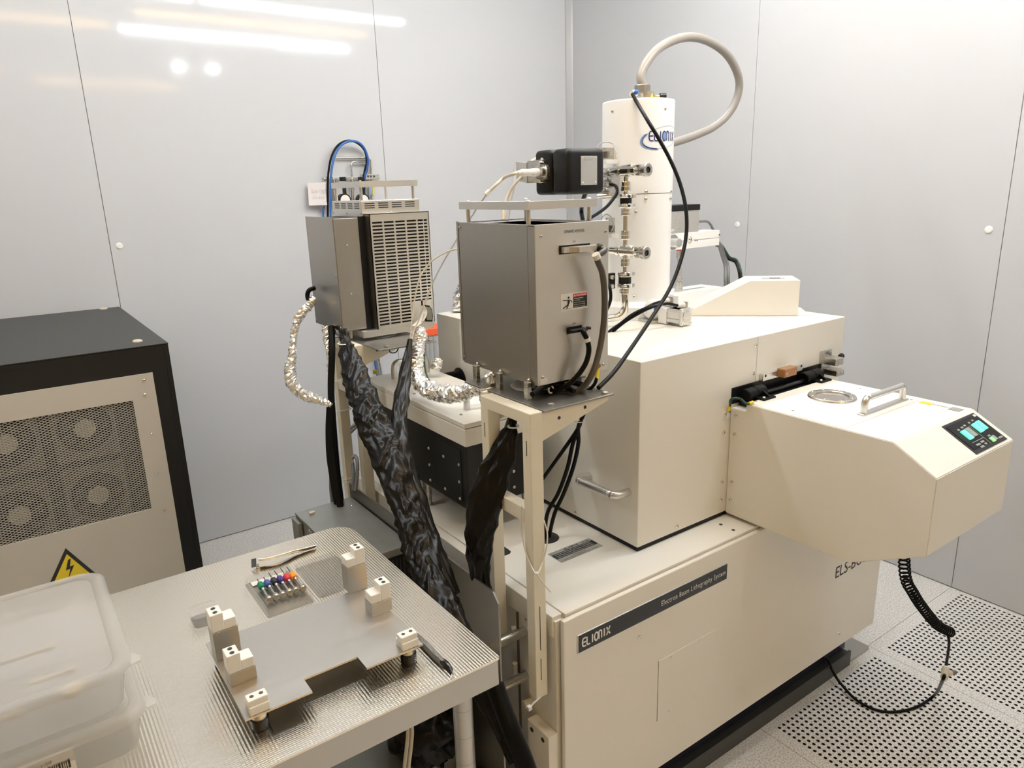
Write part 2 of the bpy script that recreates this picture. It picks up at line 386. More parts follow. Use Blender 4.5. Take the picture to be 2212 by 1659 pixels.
for x, y in ((1.60, -.62), (1.88, -.63)):
    t = thing('ceiling_spotlight', 'small round white spotlight set in the ceiling', 'lamp', (x, y, ZC), 'ceiling spotlights')
    MB().lathe((x, y, ZC), (0, 0, -1), [(0, .055), (.006, .052), (.006, .042)], 24, caps=False).build('ring', 'white', t)
    MB().lathe((x, y, ZC-.004), (0, 0, -1), [(0, .040), (.012, .038), (.024, .030), (.032, .017), (.035, 1e-5)], 20, caps=False).build('lens', 'spot', t)

# ================================================================== machine base
ZB = .673                                   # top of the base
YP = .978                                   # front panel face
base = thing('machine_base', 'long cream base cabinet of the lithography machine standing on the floor', 'machine base', (1.4, 1.65, 0))
MB().box(.812, 2.045, .99, 1.985, .15, ZB-.013).box(.79, .815, .995, 1.985, .15, ZB-.012).build('body', 'cream', base)
MB().box(.812, 2.045, .991, 1.985, ZB-.014, ZB, .0015).build('top_plate', 'cream', base)
MB().box(.786, .8105, 1.0, 1.985, ZB-.05, ZB-.002, .0015).build('edge_strip', 'cream', base)
MB().box(.797, 2.05, YP, .989, .15, ZB-.006, .0025).build('front_panel', 'cream', base)
MB().box(2.035, 2.05, .989, 1.985, .15, ZB-.006, .002).build('side_panel', 'cream', base)
MB().box(.84, 2.0, 1.035, 1.95, .05, .152).build('plinth', 'navy', base)
rail = MB().box(.80, 2.0, 1.012, 1.06, 0, .045).box(.80, 2.0, 1.0122, 1.02, .04, .052)
rail.build('floor_rail', 'darksteel', base)
MB().box(1.86, 2.125, 1.018, 1.10, 0, .012, .002).box(.80, 1.9, 1.014, 1.10, 0, .010).build('floor_plate', 'steel_v', base)
# name plate
A, B_, C_ = U(1248, 1358, y=YP), U(1570, 1206, y=YP), U(1248, 1391, y=YP)
npx0, npx1, npz1, npz0 = A.x, B_.x, .620, .581
MB().box(npx0-.002, npx1+.002, YP-.002, YP+.001, npz0-.002, npz1+.002, .0005).build('plate_border', 'alu', base)
npl = MB().box(npx0, npx1, YP-.0026, YP, npz0, npz1).build('name_plate', 'black_gloss', base)
f = lambda x, y, l: Vector((x, YP-.0026-l, y))
strokes(elionix(npx0+.010, .078, .019, npz0+.0105), f, .0036, npl, 'sign_white')
text('Electron Beam Lithography System', npl, (U(1427, 1300, y=YP).x, YP-.0028, npz0+.010), (1, 0, 0), (0, 0, 1), w=npx1-.006-U(1427, 1300, y=YP).x, h=.017, m='sign_white', spacing=1.12)
text('ELS-BODEN', base, (U(1804, 1250, y=YP).x, YP-.0002, U(1804, 1250, y=YP).z), (1, 0, 0), (0, 0, 1), w=.235, h=.036, m='ink')
for u, v, r in ((1381, 1376, .0055), (1448, 1420, .0038), (1443, 1537, .0038), (1812, 1368, .0055)): screw(base, U(u, v, y=YP), NY, r)
a = U(1423, 1428, y=YP); b = U(1419, 1558, y=YP)
acc = MB().box(a.x, a.x+.22, YP-.0008, YP+.001, b.z, a.z, .0003).build('access_cover', 'cream', base)
MB().box(a.x-.0012, a.x, YP-.0003, YP+.001, b.z, a.z).build('cover_seam', 'joint', base)
# openings, data plate and plugs on the base top
def flat_ellipse(c, rx, ry, n=28): return [(c[0]+rx*math.cos(2*math.pi*i/n), c[1]+ry*math.sin(2*math.pi*i/n)) for i in range(n)]
MB().prism(flat_ellipse((.985, 1.272), .032, .032), 'z', ZB-.004, ZB+.0006).build('cable_opening', 'grille', base)
MB().prism([(.82, 1.262), (.868, 1.262), (.876, 1.268), (.878, 1.278), (.878, 1.315), (.872, 1.323), (.82, 1.323)], 'z', ZB-.004, ZB+.0006).build('cable_opening', 'grille', base)
for u, v in ((1557, 1133), (1584, 1145)): MB().prism(flat_ellipse(U(u, v, z=ZB), .0045, .0045, 14), 'z', ZB-.003, ZB+.0005).build('bolt_hole', 'grille', base)
lx0, lx1, ly0, ly1 = .936, 1.064, 1.153, 1.204
lb = MB().box(lx0, lx1, ly0, ly1, ZB, ZB+.0008).build('data_plate', 'silver_label', base)
MB().box(lx0+.002, lx1-.001, ly0+.017, ly1-.012, ZB+.0006, ZB+.0010).build('print_band', 'ink', lb)
f = lambda x, y, l: Vector((x, y, ZB+.0008+l))
strokes(elionix(lx0+.045, .042, .0075, ly1-.0105), f, .0016, lb, 'ink')
text('CE UK', lb, (lx0+.098, ly1-.0105, ZB+.0009), (1, 0, 0), (0, 1, 0), h=.0075, w=.022)
for k in range(3): text('Electron Beam Lithography System  ELS-BODEN'[k*3:], lb, (lx0+.008, ly0+.0185+k*.0068, ZB+.0011), (1, 0, 0), (0, 1, 0), w=.108, h=.0042, m='sign_white')
for k in range(2): text(('Made in Japan   ELIONIX INC.   Tokyo', 'ELIONIX INC.')[k], lb, (lx0+(.010, .045)[k], ly0+.0025+k*.0068, ZB+.0009), (1, 0, 0), (0, 1, 0), w=(.105, .04)[k], h=.0042)
screw(base, U(1390-12, 1370-0, y=YP) if False else U(1180, 1265, z=ZB-.0005) if False else Vector((.7865, 1.09, .62)), NX, .003)
# left end: lower block, hinge pins, white cap
MB().box(.765, .79, .992, 1.066, .28, .398, .002).build('mount_block', 'cream', base)
for y in (1.012, 1.050): MB().cyl((.7642, y, .380), (.767, y, .380), .0055, n=16).build('bolt_hole', 'grille', base)
for z in (.57, .48): MB().cyl((.778, 1.125, z-.016), (.778, 1.125, z+.016), .006, n=10).build('hinge_pin', 'cream', base)
MB().box(.786, .792, 1.122, 1.126, .20, .62).build('door_seam', 'joint', base)
MB().cyl((.770, 1.085, .418), (.79, 1.085, .418), .008, n=14).build('cap', 'cream', base)

# dark skirt plate standing off the left end
sk = thing('skirt_plate', 'dark brushed steel plate standing between the table and the machine end', 'metal plate', (.70, 1.4, .2))
MB().prism([(1.062, .10), (1.062, .705), (1.080, .724), (1.79, .726), (1.79, .10)], 'x', .698, .702).build('plate', 'steel_dark', sk)
for z, y in ((.585, 1.10), (.475, 1.10)):
    MB().cyl((.702, y, z), (.79, y, z), .0105, n=16).build('spacer', 'steel', sk)
    bo = MB().cyl((.698, y, z), (.684, y, z), .0085, n=16).build('bolt', 'chrome', sk)
    MB().cyl((.684, y, z), (.6835, y, z), .0045, n=6).build('socket', 'ink', bo)
# ================================================================== chamber cover (big white box)
YF, XL, ZT, XR, YR = 1.08, 1.104, 1.130, 1.902, 1.965
cc = thing('chamber_cover', 'large white rectangular chamber housing sitting on the cream base under the column', 'machine housing', (1.5, 1.5, ZB))
MB().box(XL+.004, XR-.004, YF+.004, YR-.004, ZB+.0, ZB+.014).build('gap_strip', 'black', cc)  # black strip filling the gap below the housing
MB().box(XL, 1.513, YF, 1.70, ZB+.012, ZT, .002).build('cover_left', 'cream', cc)
MB().box(1.5145, XR, YF, 1.70, ZB+.012, ZT, .002).build('cover_right', 'cream', cc)
MB().box(XL, XR, 1.701, YR, ZB+.012, ZT, .002).build('cover_rear', 'cream', cc)
for u, v in ((1632, 746), (1628, 806)): screw(cc, U(u, v, y=YF), NY, .005)
for u, v in ((1563, 934), (1566, 896), (1559, 1041), (1557, 1080), (1462, 1137)): screw(cc, U(u, v, y=YF), NY, .0055)
screw(cc, U(1243, 1107, x=XL), NX, .005)
for u, v in ((1560, 686), (1645, 686), (1732, 685), (1519, 706), (1612, 721)): screw(cc, U(u, v, z=ZT), NZ, .005, 'white')
handle('handle', cc, U(1274, 1028, x=XL), U(1358, 1062, x=XL), (-.042, 0, 0), .0095)
# opening above the loader with spindle
MB().box(1.42, 1.795, YF-.003, YF+.001, .972, 1.013).build('slot', 'black', cc)
# ================================================================== loader (protruding box)
LX0, LX1, LYF, LZT = 1.42, 1.770, .589, .983
ld = thing('wafer_loader', 'white loader housing with sloped control panel jutting out of the chamber front', 'machine housing', (1.6, .8, ZB))
prof = [(YF-.0005, .681), (.748, .681), (LYF, .764), (LYF, .932), (.679, LZT), (YF-.045, LZT), (YF-.045, LZT-.02), (YF-.0005, LZT-.02)]
mb = MB().prism(prof, 'x', LX0, LX1); bm = bmesh.new()
o = mb.build('body', 'cream', ld); bm.from_mesh(o.data); bmesh.ops.recalc_face_normals(bm, faces=bm.faces); bmesh.ops.bevel(bm, geom=bm.edges[:], offset=.0016, segments=2, affect='EDGES'); bm.to_mesh(o.data); bm.free()
MB().box(LX0+.008, LX1-.004, .787, YF-.046, LZT-.001, LZT+.0012, .0006).build('lid', 'cream', ld)
MB().box(LX0+.03, 1.768, YF-.044, YF-.002, LZT-.019, LZT-.004).build('hinge_tray', 'black', ld)
MB().cyl((1.46, YF-.022, LZT+.004), (1.76, YF-.022, LZT+.004), .006, n=12).build('hinge_rod', 'black_gloss', ld)
for x in (1.478, 1.722):
    hb = MB().lathe((x-.035, YF-.022, LZT+.010), (1, 0, 0), [(0, .015), (.002, .017), (.033, .017), (.034, .0155), (.036, .0155), (.037, .017), (.07, .017), (.072, .015)], 20).build('hinge_barrel', 'rubber', ld)
    MB().box(x-.012, x+.036, YF-.062, YF-.03, LZT-.004, LZT+.006, .002).build('hinge_foot', 'rubber', hb)
    MB().prism([(YF-.06, LZT+.006), (YF-.035, LZT+.006), (YF-.035, LZT+.02)], 'x', x+.014, x+.019).build('rib', 'rubber', hb)
    screw(hb, (x, YF-.052, LZT+.006), NZ, .0045)
wc = U(1797, 859, z=LZT)
MB().lathe((wc.x, wc.y, LZT), (0, 0, 1), [(0, .056), (.003, .0565), (.006, .055), (.0068, .053), (.0068, .040), (.005, .0385), (.002, .0375)], 40, caps=False).build('window_ring', 'steel', ld)
MB().cyl((wc.x, wc.y, LZT+.001), (wc.x, wc.y, LZT+.0022), .0385, n=36).build('window_glass', 'glass_dark', ld)
for k in range(8): screw(ld, (wc.x+.048*math.cos(k*math.pi/4+.2), wc.y+.048*math.sin(k*math.pi/4+.2), LZT+.0066), NZ, .0028)
h0, h1 = U(1868, 899, z=LZT), U(1957, 858, z=LZT); hx0, hx1, hy = 1.545, 1.715, .812
MB().box(hx0-.015, hx1+.015, hy-.009, hy+.009, LZT, LZT+.005, .002).build('handle_base', 'alu', ld)
handle('handle', ld, (hx0, hy, LZT+.004), (hx1, hy, LZT+.004), (0, 0, .034), .0075)
for x, y in ((1.452, .93), (1.738, .93), (1.735, .80), (1.45, 1.03)): MB().cyl((x, y, LZT), (x, y, LZT+.0016), .0035, n=12).build('plug', 'pocket', ld)
for u, v in ((1590, 898), (1587, 938), (1581, 1041), (1578, 1079)): screw(ld, U(u, v, x=LX0), NX, .0055)
# strip of warning labels by the seam
MB().box(1.726, 1.744, .752, .778, LZT, LZT+.0010).build('yellow_label', 'yellow', ld)
text('Caution', ld, (1.730, .748, LZT+.0012), (0, -1, 0), (1, 0, 0), w=.035, h=.011)
MB().box(1.722, 1.748, .688, .712, LZT, LZT+.0010).build('grey_label', 'pocket', ld)
# control panel on the slope
s0 = Vector((0, .679, LZT)); s1 = Vector((0, LYF, .932)); sd = (s1-s0).normalized(); sn = Vector((0, sd.z, -sd.y)) if False else Vector((1, 0, 0)).cross(sd)*-1
if sn.z < 0: sn = -sn
SL = (s1-s0).length
def slope(x, t, l=0): return Vector((x, 0, 0))+s0+sd*t+sn*l
def slab(mb, x0, x1, t0, t1, l0, l1):
    V = [slope(x, t, l) for l in (l0, l1) for t in (t0, t1) for x in (x0, x1)]
    return mb.add(V, [(0, 2, 3, 1), (4, 5, 7, 6), (0, 1, 5, 4), (2, 6, 7, 3), (0, 4, 6, 2), (1, 3, 7, 5)])
cx0, cx1, ct0, ct1 = 1.603, 1.752, .010, .096
cp = slab(MB(), cx0, cx1, ct0, ct1, -.001, .0012).build('control_panel', 'black_gloss', ld)
slab(MB(), cx0+.008, cx1-.006, ct0+.006, ct1-.010, .001, .0020).build('panel_face', 'black', cp)
def pnl(a, b): return cx0+(cx1-cx0)*a, ct0+(ct1-ct0)*b
def btn(a0, a1, b0, b1, m, nm='button', lift=.0055):
    x0, t0 = pnl(a0, b0); x1, t1 = pnl(a1, b1); return slab(MB(), x0, x1, t0, t1, .0015, lift).build(nm, m, cp)
btn(.20, .32, .33, .62, 'lit_green'); btn(.34, .46, .31, .60, 'btn_grey'); btn(.60, .705, .28, .57, 'lit_green'); btn(.745, .85, .26, .55, 'lit_green')
btn(.62, .70, .78, .92, 'lit_lime', 'indicator', .004); btn(.705, .78, .76, .90, 'btn_grey', 'indicator', .004)
btn(.90, .965, .05, .12, 'sign_white', 'label', .0024)
btn(.535, .542, .28, .92, 'btn_grey', 'divider', .0024); btn(.18, .53, .70, .715, 'btn_grey', 'divider', .0024)
for a0, b0, wd in ((.2, .24, .06), (.33, .22, .06), (.43, .2, .06), (.60, .18, .05), (.73, .16, .05), (.20, .78, .12), (.36, .76, .1), (.24, .87, .1), (.40, .84, .06), (.66, .70, .07), (.83, .86, .12)):
    btn(a0, a0+wd, b0, b0+.05, 'btn_grey', 'lettering', .0024)
# strike bar and latch between chamber and loader
la = thing('strike_bar', 'small aluminium channel with an amber block on the chamber front above the hinge', 'bracket', (1.61, YF, 1.02))
z0 = U(1648, 825, y=YF-.012).z; z1 = U(1640, 809, y=YF-.006).z
MB().box(1.528, 1.698, YF-.012, YF, z0, z1, .002).build('channel', 'steel_h', la)
for x in (1.537, 1.690): MB().cyl((x, YF-.0118, z0+.014), (x, YF-.0126, z0+.014), .0035, n=12).build('hole', 'ink', la)
ab = MB().box(1.585, 1.640, YF-.034, YF-.010, z0+.003, z0+.026, .003).build('amber_block', 'amber', la)
for x in (1.595, 1.63): MB().cyl((x, YF-.0335, z0+.014), (x, YF-.0345, z0+.014), .003, n=10).build('hole', 'brass', ab)
lt = thing('toggle_latch', 'small steel toggle latch with black knob at the corner of the loader top', 'latch', (1.81, YF-.02, 1.0))
MB().box(1.792, 1.838, YF-.008, YF, 1.000, 1.048, .0015).build('back_plate', 'steel', lt)
for dx, dz in ((.008, .04), (.038, .04)): screw(lt, (1.792+dx, YF-.008, 1.0+dz), NY, .003)
MB().box(1.800, 1.836, YF-.045, YF-.006, 1.012, 1.032, .002).build('latch_body', 'steel', lt)
MB().lathe((1.836, YF-.03, 1.026), (1, .2, .15), [(0, .004), (.008, .004), (.009, .007), (.022, .008), (.027, .005), (.028, 1e-5)], 14, caps=False).build('knob', 'black', lt)
MB().box(1.800, 1.836, YF-.050, YF-.008, .9835, 1.000, .0015).build('keeper', 'steel', lt)
for dx in (.010, .026): screw(lt, (1.80+dx, YF-.050, .992), NY, .0035)
gw = thing('earth_wire', 'green and yellow earth wire between chamber and loader corner', 'wire', (1.42, YF-.03, .97))
pw = [U(1576, 890, y=YF-.006), U(1577, 876, y=YF-.008), U(1578, 864, y=YF-.02), U(1588, 860, y=YF-.03), U(1600, 862, y=YF-.03), U(1612, 872, z=LZT+.004), U(1619, 872, z=LZT+.004)]
cable('', pw, .0028, 'green', 'wire', parent=gw)
MB().cyl(U(1574, 888, y=YF-.006), U(1577, 878, y=YF-.007), .0042, n=10).build('sleeve', 'yellow', gw)
MB().cyl(U(1617, 872, z=LZT+.004), U(1626, 869, z=LZT+.004), .0042, n=10).build('sleeve', 'yellow', gw)
# ================================================================== wedge hood on the chamber
hd = thing('wedge_hood', 'white wedge shaped cover with sloping end on top of the chamber housing', 'machine cover', (1.65, 1.25, ZT))
hA = U(1474, 683, z=ZT); hB = U(1723, 683, z=ZT); he = (hB-hA).normalized(); hn = Vector((-he.y, he.x, 0))
if hn.dot(fw) < 0: hn = -hn
def on_front(u, v):
    d = RT*(u-IW/2) - UP*(v-IH/2) + fw*FPX; return CAM+d*((hA-CAM).dot(hn)/d.dot(hn))
zt = on_front(1727, 606).z; sS = (on_front(1621, 608)-hA).dot(he); sE = (hB-hA).length
hd_ = (U(1710, 595.4, z=zt)-on_front(1727, 606)).dot(hn)
def hood(pts, d0, d1):
    mb = MB(); n = len(pts); V = [hA+he*s_+hn*d+Vector((0, 0, z_-ZT)) for d in (d0, d1) for s_, z_ in pts]
    return mb.add(V, [tuple(range(n)), tuple(range(2*n-1, n-1, -1))]+[(i, n+i, n+(i+1) % n, (i+1) % n) for i in range(n)])
hood([(0, ZT), (sE, ZT), (sE, zt), (sS, zt), (.0, ZT+.004)], 0, hd_).build('body', 'cream', hd)
hood([(-.01, ZT), (sE+.035, ZT), (sE+.035, ZT+.002), (-.01, ZT+.002)], 0, hd_+.03).build('flange', 'cream', hd)
hood([(sE*.70, zt), (sE*.90, zt), (sE*.90, zt+.0006), (sE*.70, zt+.0006)], hd_*.35, hd_*.6).build('barcode_label', 'silver_label', hd)
for k in range(7): hood([(sE*.77+k*.0042, zt), (sE*.77+k*.0042+.0026, zt), (sE*.77+k*.0042+.0026, zt+.0009), (sE*.77+k*.0042, zt+.0009)], hd_*.38, hd_*.57).build('bar', 'ink', hd)
# ================================================================== electron column
CX, CY, CR = 1.530, 1.523, .0990
C2 = Vector((CX, CY, 0))
co = thing('electron_column', 'tall white cylindrical electron column with blue lettering on top of the chamber', 'column', (CX, CY, ZT))
ztop = 1.722
MB().lathe((CX, CY, 1.4765), (0, 0, 1), [(0, CR-.001), (.001, CR), (ztop-1.4765-.004, CR), (ztop-1.4765-.001, CR-.0015), (ztop-1.4765, CR-.006), (ztop-1.4765, .02)], 64).build('upper_shell', 'white', co)
MB().lathe((CX, CY, 1.178), (0, 0, 1), [(0, CR-.001), (.297, CR-.001), (.2975, CR-.004)], 64).build('lower_shell', 'white', co)
camdir = Vector((-.576, -.817, 0))
def on_col(u, v, R=CR, lift=0.0):
    """where a line of sight meets the column shell"""
    d = RT*(u-IW/2) - UP*(v-IH/2) + fw*FPX; ox, oy = CAM.x-CX, CAM.y-CY
    a = d.x*d.x+d.y*d.y; b = 2*(ox*d.x+oy*d.y); c = ox*ox+oy*oy-R*R; q = b*b-4*a*c; t = (-b-math.sqrt(max(q, 0)))/(2*a)
    p = CAM+d*t; n = Vector((p.x-CX, p.y-CY, 0)).normalized(); return p+n*lift, n
for u, v, r in ((1323, 240, .0042), (1437, 235, .0042), (1396, 414, .005), (1395, 430, .005), (1374, 458, .005), (1449, 413, .005), (1448, 429, .005), (1370, 640, .005)):
    p, n = on_col(u, v); screw(co, p, n, r)
# flange with a cut-away towards the ball valve
ref = camdir; a_cut = math.atan2(1, 1)
MB().lathe((CX, CY, ZT), (0, 0, 1), [(0, .117), (.036, .117), (.050, .104), (.0505, .09)], 56, a0=math.radians(62), a1=math.radians(368), ref=ref).build('flange', 'white', co)
MB().lathe((CX, CY, ZT), (0, 0, 1), [(0, .085), (.05, .085)], 40).build('inner_ring', 'grille', co)
# wrapped lettering
pE, nE = on_col(1402, 294); th0 = math.atan2(nE.y, nE.x)
def wrap(x, y, l):
    th = th0+x/CR; return Vector((CX+(CR+.0006+l)*math.cos(th), CY+(CR+.0006+l)*math.sin(th), pE.z+y))
strokes(elionix(0, .098, .024, -.012), wrap, .0033, co, 'navy_text')
el = [(.048+.066*math.cos(math.radians(a)), -.003+.028*math.sin(math.radians(a))+.010*math.cos(math.radians(a))) for a in range(0, 361, 8)]
strokes([el], wrap, .0009, co, 'blue_light', 'logo_ring')
strokes([el[18:32]], wrap, .0032, co, 'navy_text', 'logo_swoosh'); strokes([[(x-.004, y-.001) for x, y in el[18:33]]], wrap, .004, co, 'blue_light', 'logo_swoosh', .0002)
strokes([arc(.049, 0, .004, .006, 0, 360, 12)], wrap, .006, co, 'blue_light', 'logo_dot', .0005)
# gun head, collars, hose
gp = U(1389, 206, y=CY-.03); gx, gy = CX-.003, CY-.01
gx, gy = [(lambda p: (p.x, p.y))(U(1393, 205, y=CY-.02))][0]
gun = thing('gun_head', 'small brass and steel connector head on top of the white column', 'connector', (gx, gy, ztop))
MB().lathe((gx, gy, ztop), (0, 0, 1), [(0, .026), (.022, .026), (.023, .022)], 26).build('collar', 'steel', gun)
p = U(1382, 190, y=gy)
MB().lathe((gx-.010, gy, ztop+.020), (0, 0, 1), [(0, .022), (.018, .022), (.020, .020), (.021, .013)], 26).build('cap', 'steel_dark', gun)
MB().prism([(-.006, 0), (.006, 0), (0, .011)], 'y', -.0004, .0004).build('warning_label', 'yellow', gun)
wlb = [c for c in gun.children if c.name.startswith('warning_label')][0]; wlb.location = Vector((gx, gy-.0265, ztop+.012))-gun.location
kn = Vector((gx+.030, gy-.012, ztop+.010)); kd = Vector((.82, -.57, 0))
MB().cyl(kn, kn+kd*.010, .005, n=10).build('stem', 'brass', gun); MB().lathe(kn+kd*.010, kd, [(0, .009), (.002, .010), (.016, .010), (.018, .009)], 16).build('knob', 'black_gloss', gun)
vp = U(1366, 203, y=gy-.03)
MB().cyl(vp, vp+Vector((.02, .01, .004)), .009, n=8).build('valve', 'white', gun); MB().ball(vp+Vector((.008, -.006, .004)), .007).build('valve_button', 'blue_tube', gun)
hz = ztop+.038
hp = [(gx-.010, gy, hz), U(1384, 165, y=gy+.005), U(1395, 138, y=gy+.01), U(1420, 107, y=gy+.02), U(1455, 87, y=gy+.03), U(1492, 80, y=gy+.04), U(1530, 89, y=gy+.05), U(1565, 112, y=gy+.06), U(1587, 144, y=gy+.07), U(1597, 180, y=gy+.08), U(1590, 217, y=gy+.09), U(1570, 250, y=gy+.1), U(1540, 275, y=gy+.1), U(1505, 291, y=gy+.1), U(1475, 302, y=gy+.1), U(1440, 312, y=gy+.1)]
ho = MB().tube(hp, .0125, 14, 8).build('hose', 'hose_grey'); tag(ho, 'thick light grey hose looping high from the column top round to its back', 'hose')
hv = [vp, U(1378, 225, y=gy-.06), U(1400, 262, y=1.38), U(1425, 303, y=1.35), U(1450, 350, y=1.32), U(1470, 400, y=1.29), U(1482, 455, y=1.26), U(1482, 510, y=1.24), U(1470, 565, y=1.22), U(1447, 623, y=1.20), U(1410, 683, y=1.16), U(1360, 757, y=1.10), U(1325, 805, y=1.065), Vector((.947, 1.042, 1.110))]
cable('long black high voltage cable running from the column top down to the amplifier shelf', hv, .0048, 'rubber', 'high_voltage_cable', res=10)
# ---------------------------------------------------------------- vacuum line with valves left of the column
vl = thing('vacuum_line', 'polished vertical vacuum line of clamped pipe fittings beside the column', 'pipework', (CX-.12, CY-.12, ZT))
TV = 1.905
def vz(v, u=1350): return UD(u, v, TV)
vx = UD(1351, 500, TV); vx, vy = vx.x, vx.y
def zz(v): return U(1351, v, y=vy).z
def ring(z0, z1, r, m='chrome', nm='pipe_fitting', n=20, dx=0): return MB().lathe((vx+dx, vy, z0), (0, 0, 1), [(0, r*.94), (.0015, r), (z1-z0-.0015, r), (z1-z0, r*.94)], n).build(nm, m, vl)
MB().cyl((vx, vy, zz(640)), (vx, vy, zz(375)), .0062, n=16).build('pipe', 'chrome', vl)
for v0, v1, r, m in ((413, 392, .013, 'chrome'), (427, 420, .0165, 'chrome'), (440, 427, .0155, 'black'), (448, 440, .0185, 'chrome'), (466, 450, .012, 'chrome'), (517, 498, .012, 'chrome'), (575, 558, .012, 'chrome'), (597, 587, .0190, 'chrome'), (612, 597, .0170, 'black'), (621, 612, .0195, 'chrome'), (634, 621, .0140, 'chrome')):
    ring(zz(v0), zz(v1), r, m)
    if m == 'chrome': ring(zz((v0+v1)/2)-.0012, zz((v0+v1)/2)+.0012, r*1.05, 'steel')
for v in (424, 444, 592, 617):
    e = Vector((vx+.020, vy-.008, zz(v))); MB().box(e.x-.006, e.x+.006, e.y-.004, e.y+.004, e.z-.005, e.z+.005, .001).build('clamp_lug', 'chrome', vl)
    MB().cyl((vx-.006, vy-.0195, zz(v)), (vx-.006, vy-.0185, zz(v)), .004, n=10).build('clamp_screw', 'ink', vl)
el_ = [(vx, vy, zz(634)), (vx, vy, zz(650)), U(1349, 668, y=vy), U(1341, 680, y=vy+.004), U(1328, 686, y=vy+.01), U(1305, 688, y=vy+.02), U(1285, 690, y=vy+.03)]
MB().tube(el_, .0105, 16, 7).build('elbow_pipe', 'chrome', vl)
for v, u1 in ((367, 1402), (541, 1397)):
    zc = zz(v+2); e = U(u1, v-(2 if v < 400 else 0), y=vy-.09)
    s = Vector((vx, vy, zc)); s0_ = s+Vector((0, .055, 0)); vvx = thing('vacuum_valve', ('upper' if v < 400 else 'lower')+' polished inline valve with round knob crossing the vacuum line', 'valve', s, 'vacuum valves')
    MB().lathe(s0_, (0, -1, 0), [(0, .010), (.025, .010), (.026, .013), (.036, .013), (.037, .0095), (.046, .0095)], 20).build('stem', 'chrome', vvx)
    bd = MB().lathe(s+Vector((0, .012, 0)), (0, -1, 0), [(0, .0135), (.002, .0155), (.032, .0155), (.033, .0145), (.034, .0155), (.036, .0155), (.037, .0145), (.038, .0155), (.040, .0155), (.041, .0145), (.052, .0145), (.054, .011), (.062, .010)], 24).build('valve_body', 'chrome', vvx)
    MB().box(s.x-.012, s.x+.004, s.y-.028, s.y-.012, zc+.0135, zc+.0162).build('print_label', 'sign_white', bd)
    for k in range(6):
        a = k*math.pi/3; q = s+Vector((.0125*math.cos(a), -.044, .0125*math.sin(a))); MB().cyl(q, q+Vector((0, -.012, 0)), .003, n=8).build('bolt', 'chrome', vvx)
    kb = s+Vector((0, -.062, 0))
    MB().lathe(kb+Vector((0, .012, 0)), (0, -1, 0), [(0, .008), (.013, .008), (.014, .015), (.016, .0165), (.027, .0165), (.0285, .015), (.0285, .008), (.024, .0075)], 24, caps=False).build('knob', 'steel', vvx)
    MB().cyl(kb+Vector((0, -.013, 0)), kb+Vector((0, -.0135, 0)), .0065, n=6).build('socket', 'ink', vvx)
# brackets and connectors squeezed between pump and column
for (u0, v0, u1, v1, t, lab) in ((1300, 318, 1337, 352, 1.95, 'steel bracket with thin grey wire loop behind the black pump housing'), (1311, 470, 1326, 512, 1.95, 'narrow steel bracket with thin grey wire loop above the lower valve')):
    a = UD(u0, v1, t); b = UD(u1, v0, t); bt = thing('sensor_bracket', lab, 'bracket', a)
    MB().box(a.x, max(b.x, a.x+.03), a.y, a.y+.006, a.z, b.z, .001).build('plate', 'steel', bt)
    MB().box(a.x, max(b.x, a.x+.03)-.004, a.y-.018, a.y, a.z-.003, a.z+.008, .001).build('shelf', 'sign_white', bt)
    MB().box(a.x+.012, a.x+.02, a.y-.010, a.y, a.z+.012, a.z+.03, .001).build('block', 'steel_dark', bt)
    if v0 < 400: q = [UD(1290, 318, t), UD(1297, 310, t), UD(1312, 307, t), UD(1325, 312, t), UD(1331, 328, t-.02), UD(1330, 340, t-.02)]
    else: q = [UD(1296, 485, t), UD(1302, 468, t), UD(1312, 463, t), UD(1322, 472, t-.02), UD(1325, 488, t-.02), UD(1320, 500, t-.02)]
    cable('', q, .0016, 'wire_grey', 'wire', parent=bt)
cn = thing('feedthrough', 'cluster of steel feedthrough fittings with black plug under the upper valve', 'fitting', UD(1318, 400, 1.93))
for u, v, r, l in ((1316, 372, .013, .03), (1316, 388, .011, .03), (1322, 400, .010, .02), (1310, 412, .011, .035)):
    q = UD(u, v, 1.93); MB().lathe(q+Vector((0, l/2, 0)), (0, -1, 0), [(0, r*.8), (l*.3, r), (l*.6, r), (l*.62, r*.7), (l, r*.7)], 16).build('fitting', 'steel', cn)
a = UD(1312, 425, 1.955); MB().box(a.x-.01, a.x+.045, a.y, a.y+.01, a.z-.005, a.z+.075, .001).build('back_plate', 'steel', cn)
MB().cyl(UD(1290, 424, 1.93), UD(1320, 421, 1.93), .006, n=12).build('rod', 'chrome', cn)
cable('black cable curling from the feedthrough down behind the right amplifier', [UD(1318, 398, 1.91), UD(1330, 402, 1.89), UD(1333, 415, 1.88), UD(1326, 428, 1.87), UD(1310, 447, 1.84), UD(1290, 462, 1.8), UD(1272, 474, 1.77), UD(1262, 492, 1.75)], .0042, 'rubber', 'pump_cable')
cable('short black cable dropping from the pump housing behind the amplifier handle', [UD(1272, 400, 1.86), UD(1260, 430, 1.93), UD(1256, 455, 2.0), UD(1259, 476, 1.98), UD(1264, 500, 1.95)], .006, 'rubber', 'pump_cable')
fq = thing('flange_block', 'black square flange with silver bolts on the column side behind the amplifier', 'flange', UD(1322, 610, 1.95))
a = UD(1314, 625, 1.955); MB().box(a.x, a.x+.026, a.y, a.y+.012, a.z, a.z+.042, .001).build('plate', 'black', fq)
for dz in (.008, .032): MB().lathe((a.x+.009, a.y, a.z+dz), (0, -1, 0), [(0, .006), (.008, .006), (.010, .003)], 6).build('bolt', 'alu', fq)
